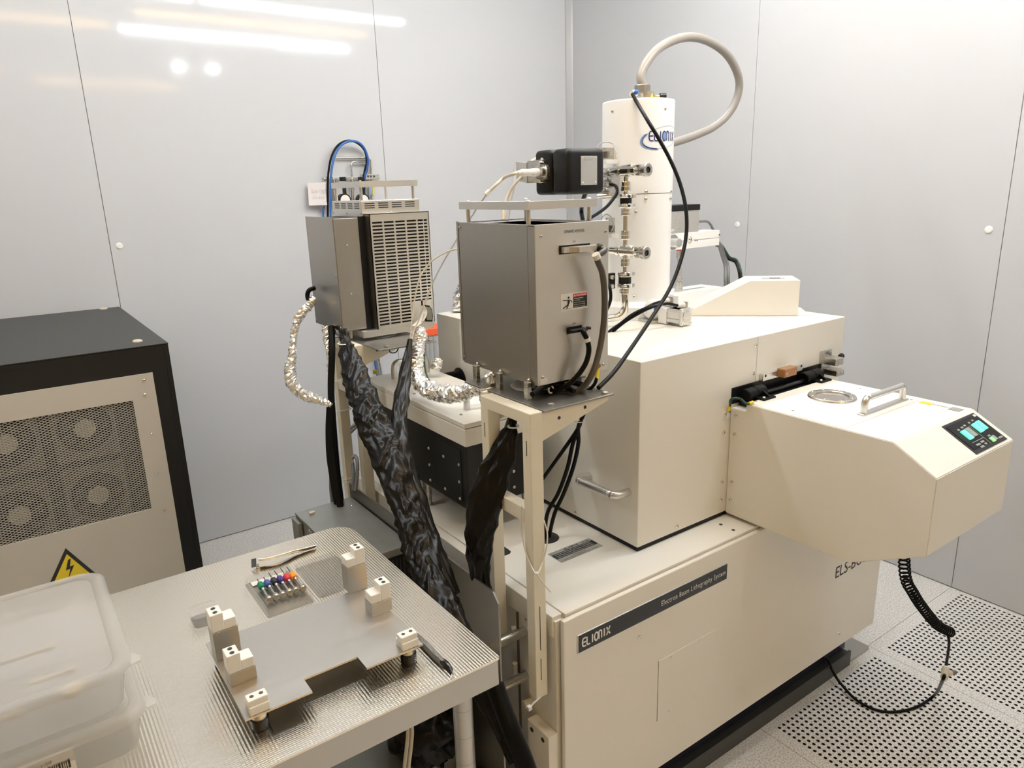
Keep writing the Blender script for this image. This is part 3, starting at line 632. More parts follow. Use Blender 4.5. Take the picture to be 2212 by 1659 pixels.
cable('black cable arching beside the column base behind the amplifier', [UD(1312, 606, 1.93), UD(1318, 625, 1.92), UD(1319, 645, 1.92), UD(1314, 662, 1.92), UD(1306, 678, 1.92)], .0045, 'rubber', 'column_cable')
# ---------------------------------------------------------------- ion pump (black box)
IY = 1.40
a = U(1228, 370, y=IY); b = U(1308, 360, y=IY); ix0, ix1 = a.x, b.x; iz1 = U(1228, 319, y=IY).z; iz0 = U(1250, 420, y=IY).z; iy1 = U(1154, 370, x=ix0).y
ip = thing('ion_pump', 'black rounded ion pump housing with silver plate beside the column', 'pump', ((ix0+ix1)/2, (IY+iy1)/2, iz0))
MB().box(ix0, ix1, IY, U(1190, 370, x=ix0).y-.0008, iz0, iz1, .014).build('front_shell', 'black', ip)
MB().box(ix0, ix1, U(1190, 370, x=ix0).y+.0008, iy1, iz0, iz1, .012).build('rear_shell', 'black', ip)
MB().box(ix0+.012, ix1-.012, IY+.03, iy1-.03, iz0+.012, iz1-.012).build('core', 'grille', ip)
a = U(1254, 400, y=IY); b = U(1289, 337, y=IY)
ipl = MB().box(a.x, b.x, IY-.002, IY+.001, a.z, b.z, .0005).build('rating_plate', 'silver_label', ip)
for dx in (.006, b.x-a.x-.006):
    for dz in (.005, b.z-a.z-.006): screw(ipl, (a.x+dx, IY-.002, a.z+dz), NY, .0025)
text('ION PUMP', ipl, (a.x+.010, IY-.0021, a.z+.058), (1, 0, 0), (0, 0, 1), w=.028, h=.0035, m='pocket')
# flange and connector at the back left of the pump
fx = ix0; fp = U(1178, 372, x=fx)
pf = thing('pump_connector', 'steel flanged high voltage plug with white sleeve at the pump end', 'connector', fp)
fa = U(1127, 396, x=fx-.01); fb = U(1178, 345, x=fx-.01)
MB().box(fx-.012, fx+.0, fp.y-.004, fp.y+.060, fa.z, fa.z+.055, .001).build('flange_plate', 'steel', pf)
MB().prism([(fp.y+.060, fa.z), (fp.y+.060, fa.z+.050), (fp.y+.105, fa.z+.055), (fp.y+.105, fa.z+.008)], 'x', fx-.014, fx+.006).build('guard', 'alu', pf)
d = (U(1120, 373, x=fx-.05)-fp).normalized(); q = fp+Vector((-.012, 0, 0))
MB().lathe(fp+Vector((.0, 0, 0)), (-1, 0, 0), [(0, .021), (.010, .021), (.012, .017), (.022, .017), (.024, .011)], 20).build('nut', 'steel', pf)
MB().lathe(fp+Vector((-.022, 0, 0)), (-1, .05, 0), [(0, .010), (.020, .010), (.022, .0085), (.05, .0085), (.056, .006), (.062, .005)], 16).build('sleeve', 'sign_white', pf)
for dz in (-.022, .022): MB().cyl(fp+Vector((-.012, -.006, dz)), fp+Vector((-.024, -.006, dz)), .0045, n=8).build('bolt', 'chrome', pf)
q = fp+Vector((-.082, .004, 0))
w1 = [q, q+Vector((-.015, .006, -.004)), UD(1090, 383, 1.86), UD(1073, 398, 1.85), UD(1058, 412, 1.85), UD(1044, 430, 1.86), UD(1020, 465, 1.88), UD(990, 512, 1.9), UD(960, 562, 1.92), UD(935, 610, 1.93), UD(917, 655, 1.94), UD(905, 690, 1.95), UD(896, 712, 1.95), UD(888, 738, 1.94)]
wi = thing('pump_wire', 'thin pale wire slanting from the pump plug down to the black sleeve', 'wire', q)
cable('', w1[:5], .0045, 'wire_cream', 'sheath', parent=wi); cable('', w1[4:10], .0022, 'wire_grey', 'wire', parent=wi); cable('', w1[9:], .0022, 'wire_cream', 'wire', parent=wi)
MB().cyl(w1[4], w1[4]+(w1[4]-w1[3]).normalized()*.014, .0062, n=10).build('clip', 'zip', wi)
w2 = [fp+Vector((-.01, .0, .030)), UD(1170, 340, 1.93), UD(1152, 346, 1.92), UD(1140, 360, 1.90), UD(1128, 380, 1.88), UD(1110, 400, 1.88), UD(1096, 425, 1.88), UD(1088, 450, 1.87), UD(1088, 475, 1.85)]
cable('cream cable bending over the pump plug and down behind the amplifier', w2, .0042, 'wire_cream', 'pump_lead')
cable('grey cable hanging behind the right amplifier handle', [UD(1116, 352, 1.96), UD(1112, 370, 1.96), UD(1110, 400, 1.95), UD(1103, 430, 1.94), UD(1096, 478, 1.92)], .0042, 'wire_grey', 'pump_lead')
# ---------------------------------------------------------------- ball valve with pneumatic cylinder
pc = U(1484, 684, z=1.157); px_, py_, pz_ = pc.x, pc.y, pc.z
pn = thing('pneumatic_actuator', 'small aluminium pneumatic cylinder with white mounting block at the column foot', 'actuator', (px_, py_, ZT))
MB().box(px_-.021, px_+.021, py_, py_+.010, pz_-.023, pz_+.023, .003).build('end_cap', 'alu', pn)
MB().cyl((px_, py_+.0005, pz_), (px_, py_-.0015, pz_), .016, n=28).build('cap_disc', 'steel', pn)
MB().box(px_-.017, px_+.017, py_+.010, py_+.055, pz_-.019, pz_+.019, .002).build('cylinder_body', 'steel_h', pn)
for dz in (-.013, .013): MB().box(px_-.0195, px_+.0195, py_+.010, py_+.055, pz_+dz-.006, pz_+dz+.006, .002).build('body_rib', 'alu', pn)
for dx in (-.0165, .0165):
    for dz in (-.0185, .0185): screw(pn, (px_+dx, py_, pz_+dz), NY, .0042)
MB().box(px_-.020, px_+.020, py_+.055, py_+.085, pz_-.025, pz_+.018, .001).build('mount_block', 'white', pn)
MB().ball((px_-.004, py_+.115, pz_+.006), .03, 20).build('ball_housing', 'white', pn)
MB().box(px_-.03, px_+.03, py_+.085, py_+.15, ZT, ZT+.008, .001).build('foot', 'steel', pn)
MB().box(px_+.006, px_+.026, py_+.055, py_+.085, pz_+.018, pz_+.046, .001).build('valve_block', 'alu', pn)
for dy, dz in ((.0, .030), (.055, .036)):
    q = Vector((px_-.006, py_+.012+dy, pz_+dz)); MB().lathe(q+Vector((-.012, .006, 0)), (1, -.2, 0), [(0, .006), (.008, .0065), (.009, .008), (.02, .008), (.021, .005)], 12).build('push_fitting', 'zip', pn)
    MB().cyl(q+Vector((.012, 0, -.014)), q+Vector((.012, 0, .008)), .007, n=12).build('banjo', 'steel', pn)
MB().box(px_-.045, px_-.03, py_+.075, py_+.078, pz_+.012, pz_+.028).build('print_label', 'blue_tube', pn)
for k in range(2):
    q = Vector((px_-.019, py_+.018+k*.055, pz_+.030+k*.006))
    t2 = [q, U(1440-30*k, 656+1*k, y=py_+.02+k*.05), U(1405-10*k, 665, y=py_+.02+k*.03), U(1370-4*k, 683-4*k, y=1.34), U(1340, 703-4*k, y=1.36), U(1315, 727-10*k, y=1.37), U(1290, 760-14*k, y=1.37)]
    cable('black air tube from the '+('front', 'rear')[k]+' port of the pneumatic cylinder towards the amplifier', t2, .0038, 'rubber', 'air_tube', group='air tubes of the pneumatic cylinder')
# ---------------------------------------------------------------- transfer arm behind the column, on the right
t0 = 2.42
def A2(u, v): return UD(u, v, t0)
a = A2(1452, 535); b = A2(1560, 492); AY = a.y-.0
arm = thing('upper_arm_unit', 'white rectangular arm block with round port behind the column', 'machine part', (a.x, AY, a.z))
ay = 1.51; ax0 = U(1449, 520, y=ay).x-.03; ax1 = U(1554, 515, y=ay).x; az1 = U(1552, 497, y=ay).z; az0 = U(1552, 530, y=ay).z
MB().box(ax0, ax1, ay, ay+.06, (az0+az1)/2+.0006, az1, .001).build('upper_half', 'white', arm); MB().box(ax0, ax1, ay, ay+.06, az0, (az0+az1)/2-.0006, .001).build('lower_half', 'white', arm)
MB().cyl((ax0+.040, ay+.001, (az0+az1)/2), (ax0+.040, ay-.0015, (az0+az1)/2), .023, n=28).build('port_disc', 'pocket', arm)
MB().cyl((ax0+.028, ay, (az0+az1)/2), (ax0+.028, ay-.035, (az0+az1)/2), .013, n=20).build('port_tube', 'alu', arm)
screw(arm, U(1490, 517, y=ay), NY, .009); screw(arm, U(1554, 507, y=ay), NY, .003, 'darksteel')
for u in (1501.5, 1505.5): MB().cyl(U(u, 519.5, y=ay)+Vector((0, .001, 0)), U(u, 519.5, y=ay)+Vector((0, -.0006, 0)), .002, n=10).build('hole', 'ink', arm)
gz1 = U(1480, 455, y=ay+.005).z; gx0 = U(1449, 480, y=ay+.005).x-.02; gx1 = U(1510, 480, y=ay+.005).x
gb = thing('gauge_box', 'grey metal gauge box with black lid on the upper arm behind the column', 'gauge', ((gx0+gx1)/2, ay+.03, az1))
MB().box(gx0, gx1, ay+.005, ay+.075, az1, gz1, .001).build('body', 'steel_h', gb); MB().box(gx0-.001, gx1+.001, ay+.003, ay+.077, gz1, gz1+.017, .001).build('lid', 'black', gb)
for u, v in ((1463, 458), (1463, 480), (1508, 457), (1508, 478), (1466, 494), (1508, 489)): screw(gb, U(u, v, y=ay+.005), NY, .0028)
MB().box(gx0+.022, gx0+.035, ay+.0042, ay+.006, az1+.008, az1+.014).build('label', 'sign_white', gb)
MB().box(gx1, gx1+.014, ay+.03, ay+.045, az1+.020, az1+.034, .001).build('plug', 'steel', gb)
rp = thing('piston_rod', 'upright polished rod with knurled collars under the white arm', 'rod', (0, 0, 0))
rx = U(1468, 560, y=ay+.02).x; ry = ay+.02; rz = lambda v: U(1468, v, y=ry).z
zb0 = 1.176
MB().lathe((rx, ry, zb0), (0, 0, 1), [(0, .0125), (rz(608)-zb0, .0125), (rz(607)-zb0, .005), (rz(604)-zb0, .005), (rz(603.5)-zb0, .0105), (rz(601)-zb0, .0105), (rz(600.5)-zb0, .0065), (rz(558)-zb0, .0065), (rz(557.5)-zb0, .0105), (rz(541)-zb0, .0105), (rz(540.5)-zb0, .009), (az0-zb0, .009)], 22).build('shaft', 'steel', rp)
rp.location = (rx, ry, zb0)
for c in rp.children: c.location -= rp.location
MB().lathe((rx, ry, rz(541)), (0, 0, 1), [(0, .0107), (.002, .0107)], 20).build('seal', 'red', rp)
la_ = thing('lower_arm_unit', 'low white block under the upright rod behind the wedge hood', 'machine part', (rx, ay, ZT))
MB().box(rx-.06, U(1553, 622, y=ay).x, ay-.015, ay+.075, ZT, zb0, .002).build('body', 'white', la_)
MB().box(rx+.02, rx+.12, ay+.015, ay+.03, zb0, zb0+.0006).build('groove', 'silver_label', la_)
for u, v, u2, v2, m, r in ((1556, 527, 1567, 616, 'cable_grey', .0055), (1560, 527, 1573, 612, 'cable_grey', .0055), (1563, 530, 1600, 600, 'green', .0048), (1560, 533, 1597, 604, 'black', .0045)):
    gk = m in ('cable_grey',)
    pts = [U(u-14, v-4, y=ay+.04), U(u-4, v+1, y=ay+.035), U(u+(4 if gk else 12), v+25, y=ay+.03), U((u+u2)/2+(5 if gk else 10), (v+v2)/2+(3 if gk else -2), y=ay+.02), U(u2, v2-12, y=ay), U(u2+1, v2+20, y=ay)]
    pts[-1].z = max(pts[-1].z, ZT+.004)
    cable({'cable_grey': 'grey cable drooping from the white arm down behind the wedge hood', 'green': 'dark green cable swinging from the white arm behind the hood', 'black': 'thin black cable beside the green one behind the hood'}[m], pts, r, m, 'arm_cable', group='cables hanging behind the hood' if gk else None)
cable('grey cable arching from the gauge box plug onto the arm', [(gx1+.012, ay+.037, az1+.028), U(1525, 478, y=ay+.037), U(1534, 484, y=ay+.04), U(1541, 497, y=ay+.045)], .004, 'cable_grey', 'gauge_cable')
# ================================================================== amplifier frames
FX0, FX1 = .750, .779
def frame(label, y0, y1, zt, zb_near, zb_far, beam_z, gus_x):
    t = thing('support_frame', label, 'frame', (FX0, (y0+y1)/2, zb_near))
    w = .026
    MB().box(FX0, FX1, y0, y0+w, zb_near, zt-.0225, .0015).build('post', 'cream_warm', t)
    MB().box(FX0, FX1, y1-w, y1, zb_far, zt-.0225, .0015).build('post', 'cream_warm', t)
    MB().box(FX0, FX1, y0, y1, zt-.024, zt, .002).build('top_beam', 'cream_warm', t)
    MB().box(FX0+.002, FX1-.002, y0+w, y1-w, beam_z-.030, beam_z, .0015).build('cross_beam', 'cream_warm', t)
    for y in (y0+.002, y1-.010):
        MB().prism([(FX1-.002, zt-.004), (gus_x, zt-.004), (gus_x, zt-.012), (FX1-.002, zt-.060)], 'y', y, y+.006).build('gusset', 'cream_warm', t)
        for x, z in ((.82, zt-.022), (.885, zt-.014)): MB().cyl((x, y+.0005, z), (x, y-.0006, z), .0035, n=10).build('hole', 'ink', t)
    for yy in (y0+.013, y1-.013): MB().box(FX0-.0004, FX0+.001, yy-.001, yy+.001, zt-.085, zt-.055).build('slot', 'ink', t)
    return t
frN = frame('near cream square tube frame carrying the amplifier with the danger sign', 1.010, 1.177, 1.103, .488, .56, .905, .945)
for z0, z1 in ((.60, .70), (.53, .58)): MB().box(FX0+.012, FX0+.0135, 1.0095, 1.011, z0, z1).build('slot', 'ink', frN)
frF = frame('far cream square tube frame carrying the louvred amplifier', 1.802, 1.966, 1.103, .45, .45, .985, .93)
# shelf plates
def shelf(label, x0, x1, y0, y1, ring):
    t = thing('amplifier_shelf', label, 'shelf', ((x0+x1)/2, (y0+y1)/2, 1.1005))
    o = MB().box(x0, x1, y0, y1, 1.1005, 1.1045, .001).build('plate', 'steel_dark', t)
    MB().prism(flat_ellipse(ring[:2], ring[2], ring[2], 32), 'z', 1.1043, 1.1049).build('opening', 'sign_white', t)
    for x, y in ((x1-.014, y0+.012), (x0+.03, y0+.02)): MB().lathe((x, y, 1.1045), (0, 0, 1), [(0, .007), (.004, .007), (.005, .004), (.0052, 1e-5)], 12, caps=False).build('bolt', 'steel', t)
    return t
shelf('dark steel shelf plate under the amplifier with the danger sign', .781, .955, 1.005, 1.285, (.88, 1.16, .055))
shelf('dark steel shelf plate under the louvred amplifier', .781, .952, 1.702, 2.05, (.87, 1.9, .055))
# ================================================================== dynamic amplifier (right)
ax0, ax1, ay0, ay1, az0, az1 = .812, .994, 1.065, 1.338, 1.133, 1.437
am = thing('dynamic_amplifier', 'brushed steel amplifier box with danger sign and two plugged cables', 'amplifier', ((ax0+ax1)/2, (ay0+ay1)/2, 1.1045))
MB().box(ax0+.0015, ax1-.0015, ay0+.012, ay1-.004, az0, az1-.006).build('chassis', 'steel_dark', am)
MB().box(ax0, ax0+.002, ay0+.024, ay1-.008, az0, az1-.002, .0006).build('side_panel', 'steel_v', am)
MB().box(ax0, ax0+.0018, ay0+.001, ay0+.023, az0, az1-.001, .0006).build('side_flange', 'steel_v', am)
MB().box(ax0-.001, ax0+.004, ay1-.007, ay1, az0+.004, az1+.001, .0006).build('rear_edge', 'steel_v', am)
MB().box(ax1-.002, ax1, ay0+.002, ay1-.008, az0, az1-.002, .0006).build('side_panel', 'steel_v', am)
MB().box(ax0, ax1, ay0, ay0+.002, az0, az1, .0008).build('front_panel', 'steel_h', am)
for y0_, y1_ in ((ay0+.002, ay0+.014), (ay1-.012, ay1)): MB().box(ax0, ax1, y0_, y1_, az1-.003, az1-.0005).build('top_rim', 'steel', am)
MB().box(ax0, ax0+.010, ay0+.014, ay1-.012, az1-.003, az1-.0005).build('top_rim', 'steel', am)
MB().box(ax0+.010, ax1-.010, ay0+.014, ay1-.012, az1-.008, az1-.006).build('top_grille', 'brass', am)
# carrying rail on four pillars
rz0, rz1 = 1.463, 1.478
for k in range(2):
    for y in (ay0+.035, ay1-.03): MB().cyl((ax0+.012+k*.150, y, az1-.006), (ax0+.012+k*.150, y, rz0+.002), .0045, n=12).build('pillar', 'alu', am)
rl = MB()
rl.box(ax0+.001, ax1-.012, ay0+.020, ay0+.046, rz1-.002, rz1).box(ax0+.001, ax1-.012, ay0+.020, ay0+.022, rz0, rz1-.002).box(ax0+.001, ax0+.003, ay0+.022, ay1-.012, rz0, rz1-.002)
rl.box(ax0+.001, ax0+.027, ay0+.046, ay1-.012, rz1-.002, rz1).build('carry_rail', 'steel_h', am)
for k in range(2):
    for y in (ay0+.035, ay1-.03): screw(am, (ax0+.012+k*.150, y, rz1), NZ, .0045, 'alu')
for u, v, r in ((1168, 511, .0035), (1308, 500, .0035), (1172, 815, .0035), (1303, 787, .0035)): screw(am, U(u, v, y=ay0), NY, r, 'steel')
for u, v in ((992, 492), (1003, 769)): screw(am, U(u, v, x=ax0-.0015), NX, .003, 'steel')
for i, y in enumerate((1.088, 1.185, 1.272)):
    so = MB().box(ax0-.013, ax0-.003, y-.007, y+.007, 1.1046, 1.139, .0012).build('foot_post', 'steel', am); MB().ball((ax0-.004, y, 1.142), .0036, 10).build('stud', 'chrome', so)
for y in (1.09, 1.27): MB().box(.938, .950, y-.007, y+.007, 1.1046, az0).build('foot_post', 'steel', am)
def at(u, v): return U(u, v, y=ay0)
a = at(1219, 504); b = at(1262, 497); text('DYNAMIC AMPLIFIER', am, (a.x, ay0-.0003, a.z), (1, 0, 0), (0, 0, 1), w=b.x-a.x, h=.0055)
a = at(1237, 524); text('DYO', am, (a.x, ay0-.0003, a.z), (1, 0, 0), (0, 0, 1), w=.007, h=.0035)
a = at(1237, 701); text('DYB', am, (a.x, ay0-.0003, a.z), (1, 0, 0), (0, 0, 1), w=.007, h=.0035)
a = at(1167, 831); MB().box(a.x, a.x+.018, ay0-.0006, ay0, a.z, a.z+.010).build('serial_label', 'sign_white', am)
# upper plug
a = at(1208, 550); b = at(1274, 525); pz = (a.z+b.z)/2
MB().box(a.x, b.x, ay0-.0012, ay0+.001, a.z, b.z).build('socket', 'black', am)
up_ = MB().prism([(a.x+.003, ay0), (a.x+.003, ay0-.010), (a.x+.016, ay0-.010), (a.x+.030, ay0-.024), (b.x+.004, ay0-.026), (b.x+.012, ay0-.02), (b.x+.012, ay0-.006), (b.x-.004, ay0)], 'z', a.z+.003, b.z-.003).build('plug', 'steel_h', am)
screw(up_, (a.x+.010, ay0-.010, pz), NY, .002, 'chrome')
uc = [Vector((b.x+.002, ay0-.022, pz)), Vector((b.x+.007, ay0-.034, pz-.005)), at(1290, 556)+Vector((0, -.036, 0))*1, U(1301, 590, y=ay0-.034), U(1306, 640, y=ay0-.03), U(1304, 700, y=ay0-.03), U(1294, 760, y=ay0-.03), U(1279, 808, y=ay0-.03), U(1255, 840, y=ay0-.012), U(1220, 850, y=ay0+.01), U(1185, 852, y=ay0+.03), U(1150, 852, y=ay0+.05)]
uc[2] = U(1290, 557, y=ay0-.036)
t = thing('amplifier_cable', 'thick grey brown cable curving down the amplifier front from the upper plug', 'cable', uc[0])
cable('', uc, .0062, 'cable_brown', 'cable', parent=t, n=12, res=10); MB().lathe(uc[0]+Vector((0, .004, 0)), (uc[1]-uc[0]), [(0, .0095), (.008, .0095), (.010, .0075), (.020, .0075)], 16).build('gland', 'black', t)
MB().cyl(U(1286, 549, y=ay0-.036), U(1291, 558, y=ay0-.036), .0078, n=14).build('clip', 'zip', t)
# lower plug
a = at(1224, 722); b = at(1256, 702)
MB().box(a.x, b.x, ay0-.0012, ay0+.001, a.z, b.z).build('socket', 'black', am)
MB().box(a.x+.002, b.x+.004, ay0-.016, ay0, a.z+.003, b.z-.004, .002).build('plug', 'black', am)
MB().cyl((b.x+.002, ay0-.012, (a.z+b.z)/2+.003), (b.x+.010, ay0-.016, (a.z+b.z)/2+.001), .003, n=8).build('thumb_screw', 'black', am)
lc = [Vector((b.x-.006, ay0-.016, (a.z+b.z)/2)), U(1260, 717, y=ay0-.028), U(1268, 733, y=ay0-.03), U(1272, 757, y=ay0-.03), U(1265, 785, y=ay0-.028), U(1247, 812, y=ay0-.022), U(1225, 832, y=ay0-.01), U(1200, 843, y=ay0+.01), U(1165, 850, y=ay0+.04)]
t = thing('amplifier_cable', 'short black cable curving down the amplifier front from the lower plug', 'cable', lc[0])
cable('', lc, .0052, 'rubber', 'cable', parent=t, n=12, res=10); MB().cyl(U(1267, 730, y=ay0-.03), U(1269, 737, y=ay0-.03), .0066, n=14).build('clip', 'zip', t)
# danger sign
a = at(1211.5, 675); b = at(1269, 633); sx0, sx1 = a.x, b.x; sz0, sz1 = a.z+.002, b.z+.004; sw, sh = sx1-sx0, sz1-sz0; sy = ay0-.0004
sg = MB().box(sx0, sx1, sy-.0003, ay0, sz0, sz1).build('danger_sign', 'sign_white', am)
sm = sx0+sw*.45
MB().box(sm, sx1-.0015, sy-.0005, sy, sz1-sh*.24, sz1-.0015).build('red_header', 'red', sg); MB().box(sm, sx1-.0015, sy-.0005, sy, sz0+sh*.10, sz1-sh*.24).build('black_field', 'ink', sg)
text('DANGER', sg, (sm+.0075, sy-.0007, sz1-sh*.21), (1, 0, 0), (0, 0, 1), w=sx1-sm-.011, h=sh*.13, m='sign_white')
MB().prism([(sm+.0015, sz1-sh*.21), (sm+.0062, sz1-sh*.21), (sm+.0038, sz1-sh*.08)], 'y', sy-.0008, sy-.0006).build('alert_mark', 'sign_white', sg)
for k, tx in enumerate(('Hazardous', 'voltage.', 'Disconnect power', 'before servicing', 'machine or panel')):
    big = k < 2; text(tx, sg, (sm+.002, sy-.0007, sz1-sh*(.37+.125*k)), (1, 0, 0), (0, 0, 1), w=(sx1-sm)*(.62 if k == 0 else .42 if k == 1 else .74), h=sh*(.085 if big else .07), m='sign_white')
def fig(x, y, l): return Vector((sx0+.002+x*(sm-sx0-.003), sy-l-.0002, sz0+sh*.12+y*sh*.80))
strokes([[(.08, .66), (.30, .62), (.62, .62)], [(.62, .62), (.80, .58), (.95, .40)]], fig, .07, sg, 'ink', 'figure_arm'); strokes([[(.62, .64), (.60, .36)]], fig, .2, sg, 'ink', 'figure_body')
strokes([[(.62, .38), (.45, .22), (.10, .04)], [(.62, .38), (.56, .2), (.44, .0)]], fig, .09, sg, 'ink', 'figure_leg'); strokes([arc(.62, .80, .045, .045, 0, 360, 10)], fig, .09, sg, 'ink', 'figure_head')
for q in ([(sx0+.0012, sz0+sh*.09), (sm-.0004, sz0+sh*.10)],): MB().box(sx0+.0012, sm, sy-.0005, sy, sz0+sh*.095, sz0+sh*.11).build('rule', 'ink', sg)
# earth lead with yellow sleeve
t = thing('earth_lead', 'short black lead with yellow sleeve at the amplifier lower corner', 'wire', U(1291, 800, y=ay0-.006))
MB().cyl(U(1292, 794, y=ay0-.006), U(1289, 818, y=ay0-.012), .0042, n=10).build('sleeve', 'yellow', t)
cable('', [U(1289, 816, y=ay0-.012), U(1284, 830, y=ay0-.012), U(1270, 843, y=ay0-.004), U(1245, 852, y=ay0+.01)], .0035, 'rubber', 'wire', parent=t); MB().cyl(U(1293, 790, y=ay0+.001), U(1293, 790, y=ay0-.010), .005, n=6).build('nut', 'brass', t)
# tangle of black cables under the amplifier
for k, (u0, v0, u1, v1) in enumerate(((1186, 836, 1240, 846), (1150, 846, 1230, 838), (1160, 838, 1265, 832), (1150, 852, 1200, 836))):
    p0 = U(u0, v0, z=1.115+.004*k); p1 = U(u1, v1, z=1.112+.004*(k % 2)); mid = (p0+p1)/2+Vector((.01, .01, .006))
    cable('black cable coiled on the shelf under the amplifier', [p0, mid, p1], .0055, 'rubber', 'coiled_cable', group='cables coiled under the amplifier')
for u, v in ((1190, 850), (1222, 842)):
    q = U(u, v, z=1.108); o = MB().tube([q+Vector((.006*math.cos(k), 0, .008+.007*math.sin(k))) for k in (0, 1.05, 2.1, 3.14, 4.2, 5.2)], .0018, 6, 4, True).build('cable_clip', 'zip'); tag(o, 'white plastic cable clip on the shelf under the amplifier', 'clip', 'cable clips on the amplifier shelf')
# cables from the shelf down to the opening in the base
hb = [U(1266, 884, y=1.15), U(1256, 905, y=1.17), U(1249, 925, y=1.19)]
dn = Vector((.985, 1.272, ZB+.001))
for k, dx in enumerate((-6, 6)):
    cable('black cable hanging from the shelf into the round opening of the base', hb+[U(1243+dx, 960, y=1.20), U(1232+dx, 1010, y=1.215), U(1212+dx, 1065, y=1.235), U(1190+dx*1.3, 1110, y=1.255), dn+Vector((.012*(k-.5), 0, -.01))], .0048, 'rubber', 'hanging_cable', group='cables into the base opening')
cable('black cable slanting from the shelf behind the near frame post', hb+[U(1222, 965, y=1.22), U(1195, 1003, y=1.26), U(1172, 1035, y=1.30), U(1150, 1066, y=1.33)], .0048, 'rubber', 'slanting_cable')
q = U(1252, 910, y=1.172); o = MB().tube([q+(RT*math.cos(k*1.05)+Vector((0, 0, .25)).normalized()*math.sin(k*1.05)*.25)*.011 for k in range(6)], .0015, 6, 4, True).build('cable_tie', 'zip'); tag(o, 'white cable tie round the black cables under the shelf', 'cable tie')
# ================================================================== louvred amplifier (left)
bx0, bx1, by0, by1, bz0, bz1 = .750, 1.024, 1.864, 2.064, 1.133, 1.441
lm = thing('louvred_amplifier', 'brushed steel amplifier box with a wide louvred front cover', 'amplifier', ((bx0+bx1)/2, (by0+by1)/2, 1.1045))
MB().box(bx0+.002, bx1-.002, by0+.003, by1-.003, bz0, bz1-.004).build('chassis', 'grille', lm)  # near-black colour paints the shade seen through the louvre slots
MB().box(bx0, bx0+.002, by0+.001, by1, bz0, bz1, .0006).build('side_panel', 'steel_v', lm)
MB().box(bx0+.002, .822, by0, by0+.002, bz0+.001, bz1-.004, .0006).build('front_strip', 'steel_v', lm)
MB().box(.822, .842, by0+.001, by0+.004, bz0, bz1-.001).build('dark_gap', 'black', lm)
# louvred cover with real slots
cy = 1.838; cx0, cx1, cz0, cz1 = .844, 1.026, 1.131, 1.446
lv = MB(); cols = 5; rows = 31; mgx = .007; gx = .0050; cw = (cx1-cx0-2*mgx-gx*(cols-1))/cols; zlo, zhi = cz0+.010, cz1-.017; pit = (zhi-zlo)/rows; sh_ = pit*.50
lv.box(cx0, cx0+mgx, cy, cy+.002, cz0, cz1); lv.box(cx1-mgx, cx1, cy, cy+.002, cz0, cz1); lv.box(cx0+mgx, cx1-mgx, cy, cy+.002, cz0, zlo); lv.box(cx0+mgx, cx1-mgx, cy, cy+.002, zhi, cz1)
for c in range(cols-1): x = cx0+mgx+cw*(c+1)+gx*c; lv.box(x, x+gx, cy, cy+.002, zlo, zhi)
lvo = lv.build('louvre_cover', 'steel_h', lm)
def slat(b): b.box(-cw/2, cw/2, -.0002, .0022, -(pit-sh_)/2, (pit-sh_)/2)
for c in range(cols):
    for r in range(rows):
        if c >= 3 and r < 6: continue
        shared('slat', 'slat', slat, 'steel_h', lvo, (cx0+mgx+cw*(c+.5)+gx*c, cy, zlo+pit*(r+.5)+sh_/2), NZ)
MB().box(cx0+mgx+3*(cw+gx)-.001, cx1-mgx+.001, cy, cy+.002, zlo-.001, zlo+pit*6+.0004).build('cover_blank', 'steel_h', lm)
for x in (cx0, cx1-.002): MB().box(x, x+.002, cy, by0+.002, cz0, cz1).build('cover_side', 'steel_v', lm)
MB().box(cx0, cx1, cy, by0+.01, cz1-.002, cz1).build('cover_top', 'steel', lm)
MB().box(.80, cx1-.004, cy+.002, by0+.05, 1.112, 1.131, .001).build('bottom_tray', 'steel_h', lm)
# arched dark hatch at the lower right corner
aa = U(916, 693, y=cy); hx = U(918, 690, y=cy).x
hh = [(hx, 1.135), (hx+.022, 1.132), (hx+.0245, 1.150), (hx+.0225, 1.168), (hx+.015, 1.180), (hx, 1.184)]
MB().prism(hh, 'y', cy-.0045, cy-.0005).build('hatch_rim', 'black', lm); MB().prism([(hx+.003+(x-hx)*.78, 1.158+(z-1.158)*.80) for x, z in hh], 'y', cy-.006, cy-.004).build('hatch', 'steel_dark', lm)
for u, v in ((750, 530), (759, 635)): screw(lm, U(u, v, y=by0), NY, .0028)
for u, v in ((672, 583), (683, 690)): screw(lm, U(u, v, x=bx0-.001), NX, .003, 'steel')
for u, v in ((726, 594), (736, 708)): screw(lm, U(u, v, x=bx0), NX, .0028)
# vent collar and carry rail on top
vy0 = by0+.008; vx0 = U(780, 445, y=vy0).x; vx1 = U(906, 445, y=vy0).x; vy1 = U(718, 448, x=vx0).y; vz0 = bz1-.004; vz1 = U(780, 434, y=vy0).z
ve = MB().box(vx0, vx1, vy0, vy1, vz0, vz1, .001).build('vent_collar', 'steel_h', lm)
zm = vz0+(vz1-vz0)*.52
for k in range(4):
    for r in range(3):
        wdt = (vx1-vx0-.014)/4; x = vx0+.010+k*wdt; z = zm+r*.0058
        MB().box(x, x+wdt*.72, vy0-.0005, vy0+.001, z, z+.0028).build('vent_slot', 'ink', ve)
        wy = (vy1-vy0-.02)/4; y = vy0+.012+k*wy; MB().box(vx0-.0005, vx0+.001, y, y+wy*.72, z, z+.0028).build('vent_slot', 'ink', ve)
for x in (vx0+.008, vx0+.09, vx1-.008): screw(lm, (x, vy0, vz0+.010), NY, .0026)
for y in (vy0+.006, vy0+.10, vy1-.006): screw(lm, (vx0, y, vz0+.010), NX, .0026)
